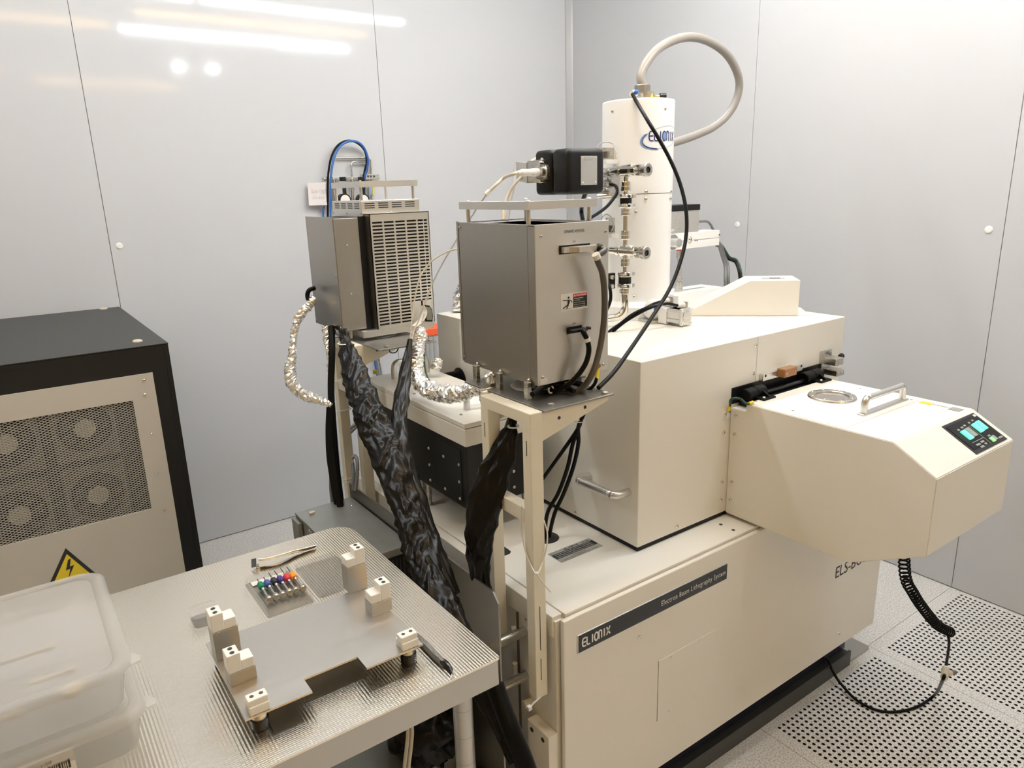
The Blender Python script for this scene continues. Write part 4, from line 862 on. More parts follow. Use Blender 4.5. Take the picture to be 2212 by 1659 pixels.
pz1 = U(800, 391, y=vy0).z; px1 = U(902, 395, y=vy0).x; rx0 = U(776, 395, y=vy0).x; ry1 = U(715, 398, x=rx0).y
for x, y in ((rx0+.008, vy0+.012), (rx0+.008, ry1-.012), (px1-.010, vy0+.012), (px1-.010, ry1-.012)): MB().cyl((x, y, vz1-.001), (x, y, pz1-.004), .0042, n=12).build('pillar', 'alu', lm)
rl = MB().box(rx0, px1, vy0, vy0+.026, pz1-.002, pz1).box(rx0, px1, vy0, vy0+.002, pz1-.016, pz1-.002).box(rx0, rx0+.026, vy0+.026, ry1, pz1-.002, pz1).box(rx0, rx0+.002, vy0+.002, ry1, pz1-.016, pz1-.002)
rl.build('carry_rail', 'steel_h', lm)
for x, y in ((rx0+.008, vy0+.012), (px1-.010, vy0+.012)): screw(lm, (x, y, pz1), NZ, .004, 'alu')
for x, y in ((.79, 1.90), (.935, 1.90), (.79, 2.03), (.935, 2.03)): MB().cyl((x, y, 1.1046), (x, y, bz0+.001), .006, n=10).build('foot_post', 'steel', lm)
# cable lugs with white tag in front of the louvres
tg = thing('cable_tag', 'curled white printed tag hanging on the wire before the louvred cover', 'tag', U(906, 680, y=cy-.02))
pts = [U(911, 660, y=cy-.02), U(916, 672, y=cy-.022), U(913, 686, y=cy-.024), U(903, 698, y=cy-.022), U(896, 704, y=cy-.02)]
P_, T_ = spline(pts, 6); mb = MB(); mb.add([q+RT*s*.008+Vector((0, -s*.002, 0)) for q in P_ for s in (-1, 1)], [(2*i, 2*i+1, 2*i+3, 2*i+2) for i in range(len(P_)-1)]); mb.build('tag_strip', 'sign_white', tg)
q = P_[len(P_)//2]; text('ELIONIX', tg, q+Vector((-.004, -.006, -.012)), RT*.3+UP, -RT+UP*.3, w=.024, h=.005)
wl2 = [UD(992, 537, 1.88), UD(968, 543, 1.90), UD(940, 558, 1.91), UD(920, 578, 1.92), UD(905, 605, 1.92), UD(896, 645, 1.93), UD(890, 690, 1.93), UD(886, 738, 1.93)]
cable('thin pale wire curving from behind the right amplifier down to the black sleeve', wl2, .0022, 'wire_cream', 'signal_wire', cat='wire')
for z in (.25,): pass
# ================================================================== white lidded stage box on legs
sx0, sx1, sy0, sy1 = .832, 1.043, 1.378, 1.943
sb = thing('stage_box', 'black box with white lid and two handles standing on steel legs behind the near frame', 'machine box', ((sx0+sx1)/2, (sy0+sy1)/2, ZB))
MB().box(sx0+.004, sx1-.004, sy0+.004, sy1-.004, .748, .918, .002).build('body', 'cab_black', sb)
MB().box(sx0, sx1, sy0, sy1, .914, .958, .002).build('lid', 'cream', sb)
MB().box(sx0-.0, sx1, sy0, sy1, .9595, .972, .0015).build('lid_top', 'cream', sb)
MB().box(sx0+.003, sx1-.003, sy0+.003, sy1-.003, .955, .961).build('lid_seam', 'joint', sb)
MB().box(sx0+.002, sx0+.005, sy0+.03, sy0+.20, .765, .898, .0006).build('side_cover', 'cab_black', sb)
for u, v in ((926, 968), (958, 986), (991, 1004), (928, 1004), (930, 1037), (992, 1041), (962, 1056), (994, 1077)): screw(sb, U(u, v, x=sx0+.002), NX, .004, 'alu')
for u, v in ((1110, 982), (1110, 1018), (1111, 1052)): screw(sb, U(u, v, y=sy0+.004), NY, .004, 'alu')
for u, v in ((895, 851), (1008, 827), (996, 896), (811, 805)): screw(sb, U(u, v, z=.972), NZ, .004, 'pocket')
for x, y in ((.852, 1.398), (.852, 1.625), (1.02, 1.398), (1.02, 1.9), (.852, 1.9)):
    lg = MB().cyl((x, y, ZB), (x, y, .749), .0125, n=18).build('leg', 'steel', sb); MB().cyl((x-.0123, y-.002, ZB+.03), (x-.0130, y-.002, ZB+.03), .004, n=10).build('leg_hole', 'ink', lg)
handle('handle', sb, (.90, 1.875, .972), (1.01, 1.875, .972), (0, 0, .048), .0085, 'alu')
handle('handle', sb, (.90, 1.475, .972), (1.01, 1.475, .972), (0, 0, .040), .0085, 'alu')
yb = U(811, 808, z=.972); MB().box(yb.x-.006, yb.x+.006, yb.y-.004, yb.y+.004, .972, .984, .001).build('terminal', 'yellow', sb)
# bellows entering the chamber side
be = U(993, 812, x=XL); bl = thing('bellows', 'black ribbed bellows joining the stage box to the chamber side', 'bellows', (1.07, be.y, be.z))
pr_ = []
for k in range(8): pr_ += [(k*.008, .022), (k*.008+.004, .028)]
MB().lathe((1.036, be.y, be.z-.01), (1, 0, 0), pr_, 24).build('folds', 'rubber', bl); MB().lathe((XL-.002, be.y, be.z-.01), (1, 0, 0), [(0, .036), (.003, .036)], 28).build('rim', 'black', bl)
# ================================================================== foil-wrapped hoses and black sleeves
def W(lst): return [UD(u, v, t) for u, v, t in lst]
foil_hose('big loop of foil wrapped hose leaving the back of the louvred amplifier', W([(680, 642, 2.06), (667, 660, 2.06), (650, 678, 2.05), (639, 702, 2.05), (634, 735, 2.05), (631, 770, 2.04), (627, 800, 2.04), (632, 828, 2.03), (650, 848, 2.02), (675, 860, 2.0), (700, 868, 1.98), (716, 876, 1.97)]), [.010, .014, .013, .011, .010, .012, .016, .017, .015, .014, .010, .006])
foil_hose('slim foil wrapped hose hanging behind the far frame post', W([(703, 704, 2.05), (706, 725, 2.05), (711, 755, 2.04), (713, 790, 2.03), (716, 830, 2.02)]), [.010, .012, .010, .008, .005], .25, 90)
foil_hose('bright foil wrapped hose sagging across the white lid between both amplifiers', W([(906, 706, 1.95), (909, 725, 1.95), (903, 755, 1.94), (899, 785, 1.93), (899, 810, 1.92), (912, 832, 1.88), (935, 845, 1.83), (965, 851, 1.77), (995, 851, 1.72), (1020, 842, 1.68), (1045, 830, 1.62), (1062, 820, 1.57)]), [.010, .017, .017, .018, .019, .020, .021, .022, .019, .017, .014, .013], .26, 75, n=20, res=12)
foil_hose('foil bundle hanging under the near shelf plate', W([(1052, 838, 1.50), (1054, 855, 1.50), (1055, 872, 1.50), (1062, 884, 1.50)]), [.016, .018, .015, .006], .2, 90)
foil_hose('foil bundle poking out beside the amplifier shelf', W([(1050, 812, 1.50), (1062, 818, 1.52), (1072, 812, 1.54)]), [.003, .015, .003], .3, 90)
p = U(993, 672, z=ZT+.002); foil_hose('foil cone standing on the chamber top behind the amplifier', [p, p+Vector((.004, 0, .035)), p+Vector((.014, 0, .075)), p+Vector((.02, 0, .10))], [.026, .024, .016, .008], .18, 80)
foil_hose('crumpled foil end between the white lid and the chamber', W([(935, 798, 2.12), (944, 786, 2.12), (952, 775, 2.12)]), [.012, .017, .010], .3, 80)
def sleeve(label, pts, radii, amp=.17, sc=20, sq=None, name='black_sleeve', n=48, res=18):
    sq = (fw, .50); bd_ = bag_disp(amp, sc)
    o = MB().tube(W(pts), 0, n, res, radii=radii, disp=bd_, squash=sq).build(name, 'bag'); return tag(o, label, 'cable sleeve')
sl = sleeve('wide wrinkled black plastic sleeve running from the far frame down past the table', [(741, 712, 1.88), (745, 735, 1.87), (752, 765, 1.84), (768, 815, 1.80), (786, 862, 1.76), (804, 912, 1.72), (826, 962, 1.68), (848, 1012, 1.64), (868, 1065, 1.60), (884, 1120, 1.56), (902, 1180, 1.52), (926, 1245, 1.47), (955, 1305, 1.42), (985, 1365, 1.38), (1020, 1440, 1.34), (1070, 1540, 1.30), (1120, 1640, 1.28)], [.012, .013, .024, .034, .037, .038, .038, .036, .034, .032, .034, .034, .032, .028, .024, .020, .018])
sleeve('narrow black plastic sleeve hanging before the stage box and joining the wide one', [(886, 733, 1.93), (881, 770, 1.90), (874, 815, 1.86), (867, 865, 1.80), (861, 910, 1.76), (861, 960, 1.70), (872, 1010, 1.66), (888, 1060, 1.61), (905, 1110, 1.57), (925, 1165, 1.53), (948, 1220, 1.48), (975, 1285, 1.43)], [.007, .012, .017, .020, .020, .023, .028, .030, .028, .025, .022, .018], .16, 7)
sleeve('flat black plastic sleeve threaded through the near frame', [(1110, 888, 1.47), (1107, 915, 1.465), (1098, 945, 1.46), (1084, 985, 1.46), (1068, 1025, 1.46), (1052, 1070, 1.46), (1042, 1110, 1.465), (1036, 1150, 1.47), (1034, 1190, 1.48), (1036, 1225, 1.495), (1044, 1275, 1.525), (1060, 1340, 1.54)], [.007, .009, .020, .029, .033, .035, .034, .031, .027, .024, .020, .016], .16, 5)
cable('grey brown cable inside the near frame beside the black sleeve', W([(1108, 888, 1.49), (1094, 925, 1.49), (1082, 960, 1.49), (1070, 990, 1.49)]), .0055, 'cable_brown', 'frame_cable')
for lab, c, r in (('white cable tie round the top of the wide black sleeve', (744, 742, 1.865), .0165), ('white cable tie on the sleeve in the near frame', (1109, 921, 1.455), .011)):
    q = UD(*c); o = MB().tube([q+RT*math.cos(k*.785)*r+(UP*.25+fw*.9)*math.sin(k*.785)*r for k in range(8)], .0018, 6, 3, True).build('cable_tie', 'zip'); tag(o, lab, 'cable tie')
# black cables strapped to the far frame post
for k, (pts, r) in enumerate((([(716, 705, 2.02), (717, 760, 2.0), (715, 830, 1.99), (716, 880, 1.98), (716, 950, 1.97), (722, 1010, 1.96), (730, 1062, 1.95), (738, 1110, 1.94)], .010), ([(714, 880, 2.0), (712, 930, 1.99), (714, 985, 1.98), (722, 1040, 1.97), (732, 1100, 1.96)], .012), ([(717, 870, 2.01), (722, 940, 2.0), (728, 1010, 1.99), (736, 1080, 1.98)], .009))):
    cable(('long black cable running the full height of the far frame post', 'thick short black cable strapped low on the far frame post', 'slim short black cable strapped low on the far frame post')[k], W(pts), r, 'rubber', 'post_cable', group='black cables on the far frame post')
for k, pts in enumerate(([(723, 940, 2.01), (716, 1000, 2.0), (714, 1050, 2.0), (718, 1090, 2.0)], [(724, 960, 2.02), (721, 1010, 2.01), (720, 1060, 2.0), (726, 1096, 2.0)])):
    cable('thin grey cable hanging beside the far frame post', W(pts), .0045, 'cable_grey', 'post_wire', group='grey cables on the far frame post')
for k, pts in enumerate(([(757, 925, 2.0), (765, 918, 2.0), (772, 912, 2.02)], [(757, 934, 2.0), (766, 925, 2.0), (774, 916, 2.02)], [(760, 990, 1.98), (767, 985, 1.98), (772, 1000, 1.97), (771, 1030, 1.97), (767, 1060, 1.97)], [(762, 1000, 1.99), (764, 1030, 1.98), (762, 1058, 1.98)])):
    cable('grey cable bent between the two posts of the far frame', W(pts), .005, 'cable_grey', 'post_loop', group='grey cables between the far frame posts')
for v, n_ in ((820, 'uppermost on'), (880, 'at the cross beam of'), (1014, 'upper of a pair low on'), (1020, 'lower of a pair low on')):
    q0 = U(722, v, x=FX0-.002); o = MB().tube([(FX0-.016, 1.955, q0.z), (FX0-.012, 1.945, q0.z-.002), (FX0-.002, 1.938, q0.z-.003), (FX1+.002, 1.937, q0.z-.002), (FX1+.003, 1.95, q0.z), (FX1+.003, 1.968, q0.z+.002), (FX0-.002, 1.970, q0.z+.002)], .0016, 6, 4, True).build('cable_tie', 'zip')
    tag(o, 'white cable tie, '+n_+' the far frame post', 'cable tie', 'cable ties on the far frame post')
# cable tie loop hanging on the near post
q = lambda u, v: U(u, v, x=FX0-.004)
o = MB().tube([q(1127, 1093), q(1125, 1130), q(1131, 1175), q(1142, 1210), q(1159, 1240), U(1172, 1215, y=1.004), U(1181, 1180, y=1.004), U(1182, 1150, y=1.006), U(1176, 1128, y=1.01), U(1172, 1118, y=1.02)], .0015, 6, 5).tube([q(1159, 1240), U(1172, 1258, y=.998), U(1190, 1279, y=.992)], .0014, 6, 5).ball(q(1159, 1239), .0035).build('loose_cable_tie', 'zip'); tag(o, 'long loose white cable tie looped round the near frame post', 'cable tie')
o = MB().tube([Vector((.715, .985, .505)), Vector((.73, .992, .503)), Vector((.752, 1.0, .500))], .0017, 6, 4).box(.708, .716, .980, .988, .501, .509).build('small_cable_tie', 'zip'); tag(o, 'short white cable tie sticking out under the table corner', 'cable tie')
# ================================================================== black power cabinet with mesh front
KX1, KY0, KY1, KZ = .372, 2.247, 3.17, 1.100
cb = thing('power_cabinet', 'tall black cabinet with grey front panel and metal mesh window by the wall', 'cabinet', (-.1, 2.7, 0))
bd = MB().box(-.55, KX1, KY0+.03, KY1, .02, KZ-.004).box(KX1-.012, KX1, KY0, KY0+.03, .02, KZ-.004).box(-.55, KX1-.012, KY0, KY0+.03, KZ-.016, KZ-.004).box(-.55, KX1-.012, KY0+.001, KY0+.03, .02, .10)
bd.box(.318, KX1-.012, KY0+.001, KY0+.03, .10, KZ-.016).box(-.55, .318, KY0+.001, KY0+.03, 1.020, KZ-.016); bd.build('body', 'cab_black', cb)
MB().box(-.56, KX1+.001, KY0-.001, KY1, KZ-.0035, KZ, .001).build('top_panel', 'cab_black', cb)
for x in (-.5, .33):
    for y in (2.3, 3.1): MB().cyl((x, y, 0), (x, y, .022), .025, n=14).build('foot', 'rubber', cb)
PZ0, PZ1, PX1 = .10, 1.021, .3195; MX1, MZ0, MZ1 = .257, .613, .949; MX0 = -.30; PY = 2.243
pn_ = MB().box(MX1, PX1, PY, PY+.004, PZ0, PZ1).box(-.40, MX0, PY, PY+.004, PZ0, PZ1).box(MX0, MX1, PY, PY+.004, PZ0, MZ0).box(MX0, MX1, PY, PY+.004, MZ1, PZ1).build('front_panel', 'cab_grey', cb)
ms = MB(); cwx, cwz, th = .0145, .0074, .0017
ni = int((MX1-MX0)/cwx)+1; nj = int((MZ1-MZ0)/cwz)+1
for i in range(ni):
    for j in range(nj):
        x = MX1-i*cwx; z = MZ0+j*cwz
        for dx, dz in ((-cwx/2, cwz/2), (-cwx/2, -cwz/2)):
            for (sx, sz) in (((0, 0),) if dz > 0 else ((0, cwz),)):
                a = Vector((x, PY+.003, z+sz)); b = Vector((x+dx, PY+.003, z+sz+dz)); c = Vector((x-cwx, PY+.003, z+sz))
                for p0, p1 in ((a, b), (b, c)):
                    if p1.x < MX0 or max(p0.z, p1.z) > MZ1+.001: continue
                    n_ = Vector((0, 0, th/2)); ms.add([p0-n_, p1-n_, p1+n_, p0+n_, p0-n_+Vector((0, .0012, 0)), p1-n_+Vector((0, .0012, 0)), p1+n_+Vector((0, .0012, 0)), p0+n_+Vector((0, .0012, 0))], [(0, 1, 2, 3), (3, 2, 6, 7), (0, 4, 5, 1)])
ms.build('mesh_screen', 'mesh_wire', cb, kind='stuff')
def fan_blades(b):
    for k in range(7):
        a = k*2*math.pi/7; V = []
        for r, w_, tw in ((.026, .22, .006), (.062, .42, .010)):
            for s in (-1, 1): V.append((r*math.cos(a+s*w_), r*math.sin(a+s*w_), s*tw))
        b.add(V, [(0, 1, 3, 2)])
for x, z in ((.130, .888), (.131, .686), (-.055, .885), (-.06, .68)):
    fn = MB().box(x-.078, x+.078, KY0+.022, KY0+.0285, z-.090, z+.090).build('fan', 'fan_frame', cb)
    MB().prism([(x+.068*math.cos(k*math.pi/14), z+.068*math.sin(k*math.pi/14)) for k in range(28)], 'y', KY0+.0205, KY0+.0221).build('fan_opening', 'black', fn)
    MB().cyl((x, KY0+.016, z), (x, KY0+.021, z), .027, n=24).build('fan_hub', 'cab_grey', fn)
    shared('fan_blade_set', 'fan', fan_blades, 'grille', fn, (x, KY0+.016, z), NY)
for u, v in ((311, 822), (312.5, 853), (327, 938), (340, 1022), (354, 1103)): screw(cb, U(u, v, y=PY), NY, .0045)
for u, v in ((223.5, 667.7), (297, 738)):
    p = U(u, v, z=KZ); MB().lathe((p.x, p.y, KZ), (0, 0, 1), [(0, .014), (.003, .0135), (.006, .009), (.0065, 1e-5)], 16, caps=False).build('plug', 'wire_cream', cb)
ap = U(141.5, 1184, y=PY); tw = .125
def tri(s, y, m, nm, par_): return MB().prism([(ap.x-tw/2*s, ap.z-.070-tw*.29*s), (ap.x+tw/2*s, ap.z-.070-tw*.29*s), (ap.x, ap.z-.070+tw*.56*s)], 'y', y, y+.001).build(nm, m, par_)
ws = tri(1, PY-.001, 'ink', 'warning_sign', cb); tri(.74, PY-.0014, 'yellow', 'yellow_field', ws)
q = lambda x, y: (ap.x+x, ap.z-.070+y)
MB().prism([q(.0, .034), q(-.010, .004), q(.001, .006), q(-.008, -.022), q(.012, .014), q(.001, .012), q(.007, .036)], 'y', PY-.0019, PY-.0012).build('lightning_bolt', 'ink', ws)
# ================================================================== grey steel unit on the floor behind the table
gu = thing('steel_unit', 'low grey galvanised steel unit with vent slots on the floor between table and machine', 'equipment box', (.61, 1.6, 0))
GX0, GX1, GY0, GY1, GZ = .535, .694, 1.425, 1.775, .690
MB().box(GX0+.002, GX1, GY0+.002, GY1, 0, GZ-.004).build('body', 'galv', gu); MB().box(GX0, GX1, GY0-.001, GY1, GZ-.006, GZ, .0008).build('top_cover', 'galv', gu)
MB().box(GX0-.010, GX0, GY1-.05, GY1, .3, GZ-.012).build('side_flange', 'galv', gu)
gr = MB().box(GX0+.01, GX1-.005, GY0-.0005, GY0+.003, .42, GZ-.02).build('grille', 'black', gu)
def gslot(b): b.box(-.0016, .0016, -.0012, .001, -.024, .024)
for r in range(4):
    for k in range(16): shared('slat', 'gslot', gslot, 'grille', gr, (GX0+.018+k*.0092, GY0-.001, GZ-.05-r*.058), NZ)
for x, y in ((.672, 1.72),): screw(gu, (x, y, GZ), NZ, .004)
p = U(674, 1110, z=GZ); MB().box(p.x-.007, p.x+.007, p.y-.005, p.y+.005, GZ, GZ+.006, .001).build('cap', 'wire_cream', gu)
for y in (1.66, 1.672): screw(gu, (GX0, y, GZ-.012), NX, .003)
lu = thing('steel_tray', 'flat grey steel box on the floor under the table', 'equipment box', (.45, 1.3, 0))
MB().box(.20, .652, 1.182, 1.37, 0, .292).build('body', 'galv', lu); MB().box(.198, .654, 1.180, 1.372, .290, .298, .001).build('lid', 'galv', lu)
# ================================================================== steel table
TZ, TX1, TX0_, TYa, TYb = .780, .549, -.62, .835, 1.447
tb = thing('steel_table', 'stainless steel table with ribbed top and round legs', 'table', (-.03, 1.14, 0))
def round_rect(x0, x1, y0, y1, r, n=6, corners=(1, 1, 1, 1)):
    P = []
    for (cx, cy, a0, k) in ((x1-r, y1-r, 0, 0), (x0+r, y1-r, 90, 1), (x0+r, y0+r, 180, 2), (x1-r, y0+r, 270, 3)):
        rr = r*corners[k]
        ex = (x1-rr if k in (0, 3) else x0+rr); ey = (y1-rr if k < 2 else y0+rr)
        P += [(ex+rr*math.cos(math.radians(a0+90*i/n)), ey+rr*math.sin(math.radians(a0+90*i/n))) for i in range(n+1)] if rr > 1e-6 else [(ex, ey)]
    return P
MB().prism(round_rect(TX0_, TX1, TYa, TYb, .045, 6, (1, 1, .08, .08)), 'z', TZ-.004, TZ).build('table_top', 'table_steel', tb)
MB().prism(round_rect(TX0_+.0015, TX1-.0015, TYa+.0015, TYb-.0015, .044, 6, (1, 1, .08, .08)), 'z', TZ-.050, TZ-.004).build('apron', 'steel_v', tb)
for x, y in ((.500, .878), (.500, 1.395), (-.57, .878), (-.57, 1.395)):
    lg = MB().cyl((x, y, .0), (x, y, TZ-.048), .0165, n=24).build('leg', 'steel_v', tb)
    for k in range(24): pass
    for z in [.06+.052*i for i in range(13)]: MB().lathe((x, y, z), (0, 0, 1), [(0, .01665), (.001, .01665)], 24, caps=False).build('leg_ring', 'steel_dark', lg)
# ---------------------------------------------------------------- things on the table
def tub(label, z0, z1, x0, x1, y0, y1, group=None, lab=False):
    t = thing('storage_box', label, 'plastic box', ((x0+x1)/2, (y0+y1)/2, z0), group)
    mb = MB(); R = []; N_ = 6
    for z, ins, r in ((z0, .016, .022), (z0+.004, .010, .026), (z1-.016, .002, .03), (z1-.012, -.004, .034), (z1-.008, -.004, .034)):
        R.append([(x, y, z) for x, y in round_rect(x0+ins, x1-ins, y0+ins, y1-ins, r, N_)])
    n = len(R[0]); V = [p for r in R for p in r]
    mb.add(V, [(j*n+i, j*n+(i+1) % n, (j+1)*n+(i+1) % n, (j+1)*n+i) for j in range(len(R)-1) for i in range(n)], True); mb.add(R[0], [tuple(range(n-1, -1, -1))]); mb.build('tub', 'milky', t)
    mb = MB(); R = []
    for z, ins, r in ((z1-.011, -.007, .038), (z1-.004, -.006, .037), (z1, .002, .032), (z1, .010, .028), (z1-.004, .014, .026)):
        R.append([(x, y, z) for x, y in round_rect(x0+ins, x1-ins, y0+ins, y1-ins, r, N_)])
    V = [p for r in R for p in r]; mb.add(V, [(j*n+i, j*n+(i+1) % n, (j+1)*n+(i+1) % n, (j+1)*n+i) for j in range(len(R)-1) for i in range(n)], True); mb.add(R[-1], [tuple(range(n))])
    ld_ = mb.build('lid', 'milky_lid', t)
    MB().prism([(x1+.004, y0+.012), (x1+.016, y0+.014), (x1+.018, y0+.024), (x1+.012, y0+.036), (x1+.004, y0+.040)], 'z', z1-.0105, z1-.007).build('tab', 'milky_lid', ld_)
    return t
BX0, BX1, BY0, BY1 = -.40, .052, .966, 1.284
lowb = tub('lower translucent plastic box with barcode sticker resting on the steel table', TZ, TZ+.0665, BX0, BX1+.008, BY0-.006, BY1)
topb = tub('upper translucent plastic box holding small parts, stacked on another box', TZ+.067, TZ+.135, BX0, BX1, BY0, BY1)
a = Vector((-.088, BY0-.006+.006, TZ+.006)); 
sy_ = BY0+.0005
st = MB().box(-.130, -.026, sy_-.001, sy_+.002, TZ+.014, TZ+.048).build('sticker', 'sign_white', lowb)
xx = -.070
for k in range(15):
    w_ = (.0008, .0014, .0022, .001)[k*7 % 4]; MB().box(xx, xx+w_, sy_-.0016, sy_-.0008, TZ+.022, TZ+.035).build('bar', 'ink', st); xx += w_+.0013
text('S-134', st, (-.070, sy_-.0014, TZ+.038), (1, 0, 0), (0, 0, 1), w=.020, h=.005); text('4 971 001', st, (-.064, sy_-.0014, TZ+.017), (1, 0, 0), (0, 0, 1), w=.032, h=.0032); text('pack', st, (-.112, sy_-.0014, TZ+.028), (1, 0, 0), (0, 0, 1), w=.03, h=.007)
# contents: crumpled clear bag with small metal parts
def crumple(x0, x1, y0, y1, z, amp, nx=26, ny=22):
    mb = MB(); V = [(x0+(x1-x0)*i/nx, y0+(y1-y0)*j/ny, z+amp*(noise.noise(Vector((i*.45, j*.5, z*9)))+.6*noise.noise(Vector((i*1.1, j*1.2, 3))))) for j in range(ny+1) for i in range(nx+1)]
    return mb.add(V, [(j*(nx+1)+i, j*(nx+1)+i+1, (j+1)*(nx+1)+i+1, (j+1)*(nx+1)+i) for j in range(ny) for i in range(nx)])
o = crumple(BX0+.03, BX1-.025, BY0+.03, BY1-.03, TZ+.114, .008).build('plastic_bag', 'film'); tag(o, 'crumpled clear plastic bag inside the upper translucent box', 'plastic bag')
for k, (x, y, l, w_) in enumerate(((-.035, 1.07, .05, .008), (-.16, 1.07, .05, .008), (-.06, 1.15, .06, .006), (-.13, 1.01, .11, .005), (-.02, 1.02, .014, .018), (-.20, 1.14, .05, .006))):
    mb = MB().box(x-l/2, x+l/2, y-w_/2, y+w_/2, TZ+.092, TZ+.098, .001); mb.cyl((x+l/2, y, TZ+.091), (x+l/2, y, TZ+.099), w_*.8, n=12)
    tag(mb.build('metal_clip', 'wire_cream'), 'small pale metal part lying inside the upper translucent box', 'metal part', 'small parts in the upper box')
# small clear box
sbx = thing('small_clear_box', 'small empty clear plastic box beside the jig on the steel table', 'plastic box', U(440, 1340, z=TZ))
cs = [U(u, v, z=TZ+.016) for u, v in ((404, 1322), (452, 1297), (478, 1312), (428, 1352))]
x0, x1 = sum(c.x for c in (cs[0], cs[3]))/2, sum(c.x for c in (cs[1], cs[2]))/2; y0, y1 = sum(c.y for c in (cs[2], cs[3]))/2, sum(c.y for c in (cs[0], cs[1]))/2
def shell(name, m, parent, x0, x1, y0, y1, z0, z1, r, t, top=False):
    mb = MB(); o_ = round_rect(x0, x1, y0, y1, r, 4); i_ = round_rect(x0+t, x1-t, y0+t, y1-t, max(r-t, .0005), 4); n = len(o_); zi = z0+t
    R = [[(x, y, z0) for x, y in o_], [(x, y, z1) for x, y in o_], [(x, y, z1) for x, y in i_], [(x, y, zi) for x, y in i_]]
    V = [p for r_ in R for p in r_]; mb.add(V, [(j*n+i, j*n+(i+1) % n, (j+1)*n+(i+1) % n, (j+1)*n+i) for j in range(3) for i in range(n)]); mb.add(R[0], [tuple(range(n-1, -1, -1))]); mb.add(R[3], [tuple(range(n))]); return mb.build(name, m, parent)
shell('tray', 'clear_plastic', sbx, x0, x1, y0, y1, TZ, TZ+.014, .010, .0015); shell('lid', 'clear_plastic', sbx, x0-.002, x1+.002, y0-.002, y1+.002, TZ+.0141, TZ+.019, .011, .0015)
# screwdriver case
c0, c1, c2, c3 = U(531.8, 1242.6, z=TZ+.016), U(628.8, 1215, z=TZ+.016), U(672, 1287.4, z=TZ+.016), U(568, 1320.7, z=TZ+.016)
x0, x1, y1, y0 = (c0.x+c3.x)/2, (c1.x+c2.x)/2, (c0.y+c1.y)/2, (c2.y+c3.y)/2
cs_ = thing('screwdriver_case', 'open clear plastic case holding six small coloured screwdrivers', 'case', ((x0+x1)/2, (y0+y1)/2, TZ))
shell('tray', 'clear_plastic', cs_, x0, x1, y0, y1, TZ, TZ+.016, .005, .0016)
MB().box(x0+.012, x1-.012, y0+.048, y0+.052, TZ+.002, TZ+.012).build('divider', 'clear_plastic', cs_)
MB().box(x0+.010, x1-.010, y1-.022, y1-.006, TZ+.002, TZ+.0028).build('card', 'sign_white', cs_)
l0, l1, l3 = U(634.5, 1212, z=TZ+.010), U(724, 1188, z=TZ+.010), U(679, 1286, z=TZ+.010)
shell('lid', 'clear_plastic', cs_, max(x1+.001, l0.x-.004), l1.x, y0+.004, y1-.002, TZ, TZ+.010, .005, .0018)
o5 = lambda u, v, z: U(500+u/6.9125, 1150+v/6.9125, z=z)
for i, (c, ti, cm, en) in enumerate((('sd_green', (385, 700), (448, 800), (570, 1010)), ('sd_blue', (480, 675), (550, 765), (675, 970)), ('sd_black', (555, 605), (645, 735), (775, 940)), ('sd_violet', (640, 575), (745, 705), (875, 905)), ('sd_red', (735, 540), (840, 675), (970, 875)), ('sd_orange', (825, 515), (935, 645), (1075, 845)))):
    zc = TZ+.010; a = o5(*ti, zc); m_ = o5(*cm, zc); e = o5(*en, zc); d = (e-a).normalized(); L_ = (e-a).length; k = (m_-a).dot(d)
    t = thing('screwdriver', 'tiny screwdriver with '+c[3:]+' collar lying in the clear case', 'screwdriver', (a.x, a.y, TZ+.002), 'screwdrivers in the clear case')
    MB().lathe(a, d, [(0, .0008), (k-.018, .0012)], 10).build('blade', 'darksteel', t)
    MB().lathe(a+d*(k-.018), d, [(0, .0018), (.002, .0026), (.009, .0030), (.010, .0022)], 12).build('ferrule', 'steel', t)
    MB().lathe(a+d*(k-.010), d, [(0, .0040), (.002, .0058), (.013, .0062), (.017, .0060), (.0185, .0048)], 16).build('collar', c, t)
    MB().lathe(a+d*(k+.0085), d, [(0, .0030), (.006, .0032), (.008, .0024), (L_-k-.0205, .0022), (L_-k-.0165, .0030)], 12).build('handle', 'steel', t)
    MB().lathe(a+d*(L_-.012), d, [(0, .0030), (.004, .0062), (.011, .0068), (.013, .0055), (.0135, .002)], 16).build('swivel_cap', 'steel', t)
# tweezers
def arm_(mb, P, wds, thk, nrm):
    P_, T_ = spline(P, 6); m = len(P_); V = []
    for i in range(m):
        f_ = i/(m-1)*(len(wds)-1); k = min(int(f_), len(wds)-2); w_ = wds[k]+(wds[k+1]-wds[k])*(f_-k); s_ = T_[i].cross(Vector(nrm)).normalized(); n_ = s_.cross(T_[i]).normalized()
        V += [P_[i]+s_*w_/2+n_*thk/2, P_[i]-s_*w_/2+n_*thk/2, P_[i]-s_*w_/2-n_*thk/2, P_[i]+s_*w_/2-n_*thk/2]
    mb.add(V, [(i*4+j, i*4+(j+1) % 4, i*4+4+(j+1) % 4, i*4+4+j) for i in range(m-1) for j in range(4)]); mb.add(V[:4], [(3, 2, 1, 0)]); mb.add(V[-4:], [(0, 1, 2, 3)])
zc = TZ+.006
t = thing('wafer_tweezers', 'flat tipped steel wafer tweezers lying by the clear case', 'tweezers', o5(700, 400, TZ))
hz0 = o5(1265, 205, zc)
mb = MB(); arm_(mb, [hz0, o5(1150, 240, zc), o5(900, 300, zc+.002), o5(650, 370, zc+.004), o5(520, 400, zc+.004), o5(400, 415, zc+.004)], [.008, .009, .010, .008, .007, .008], .0012, (.25, .9, .5)); mb.build('arm', 'steel', t)
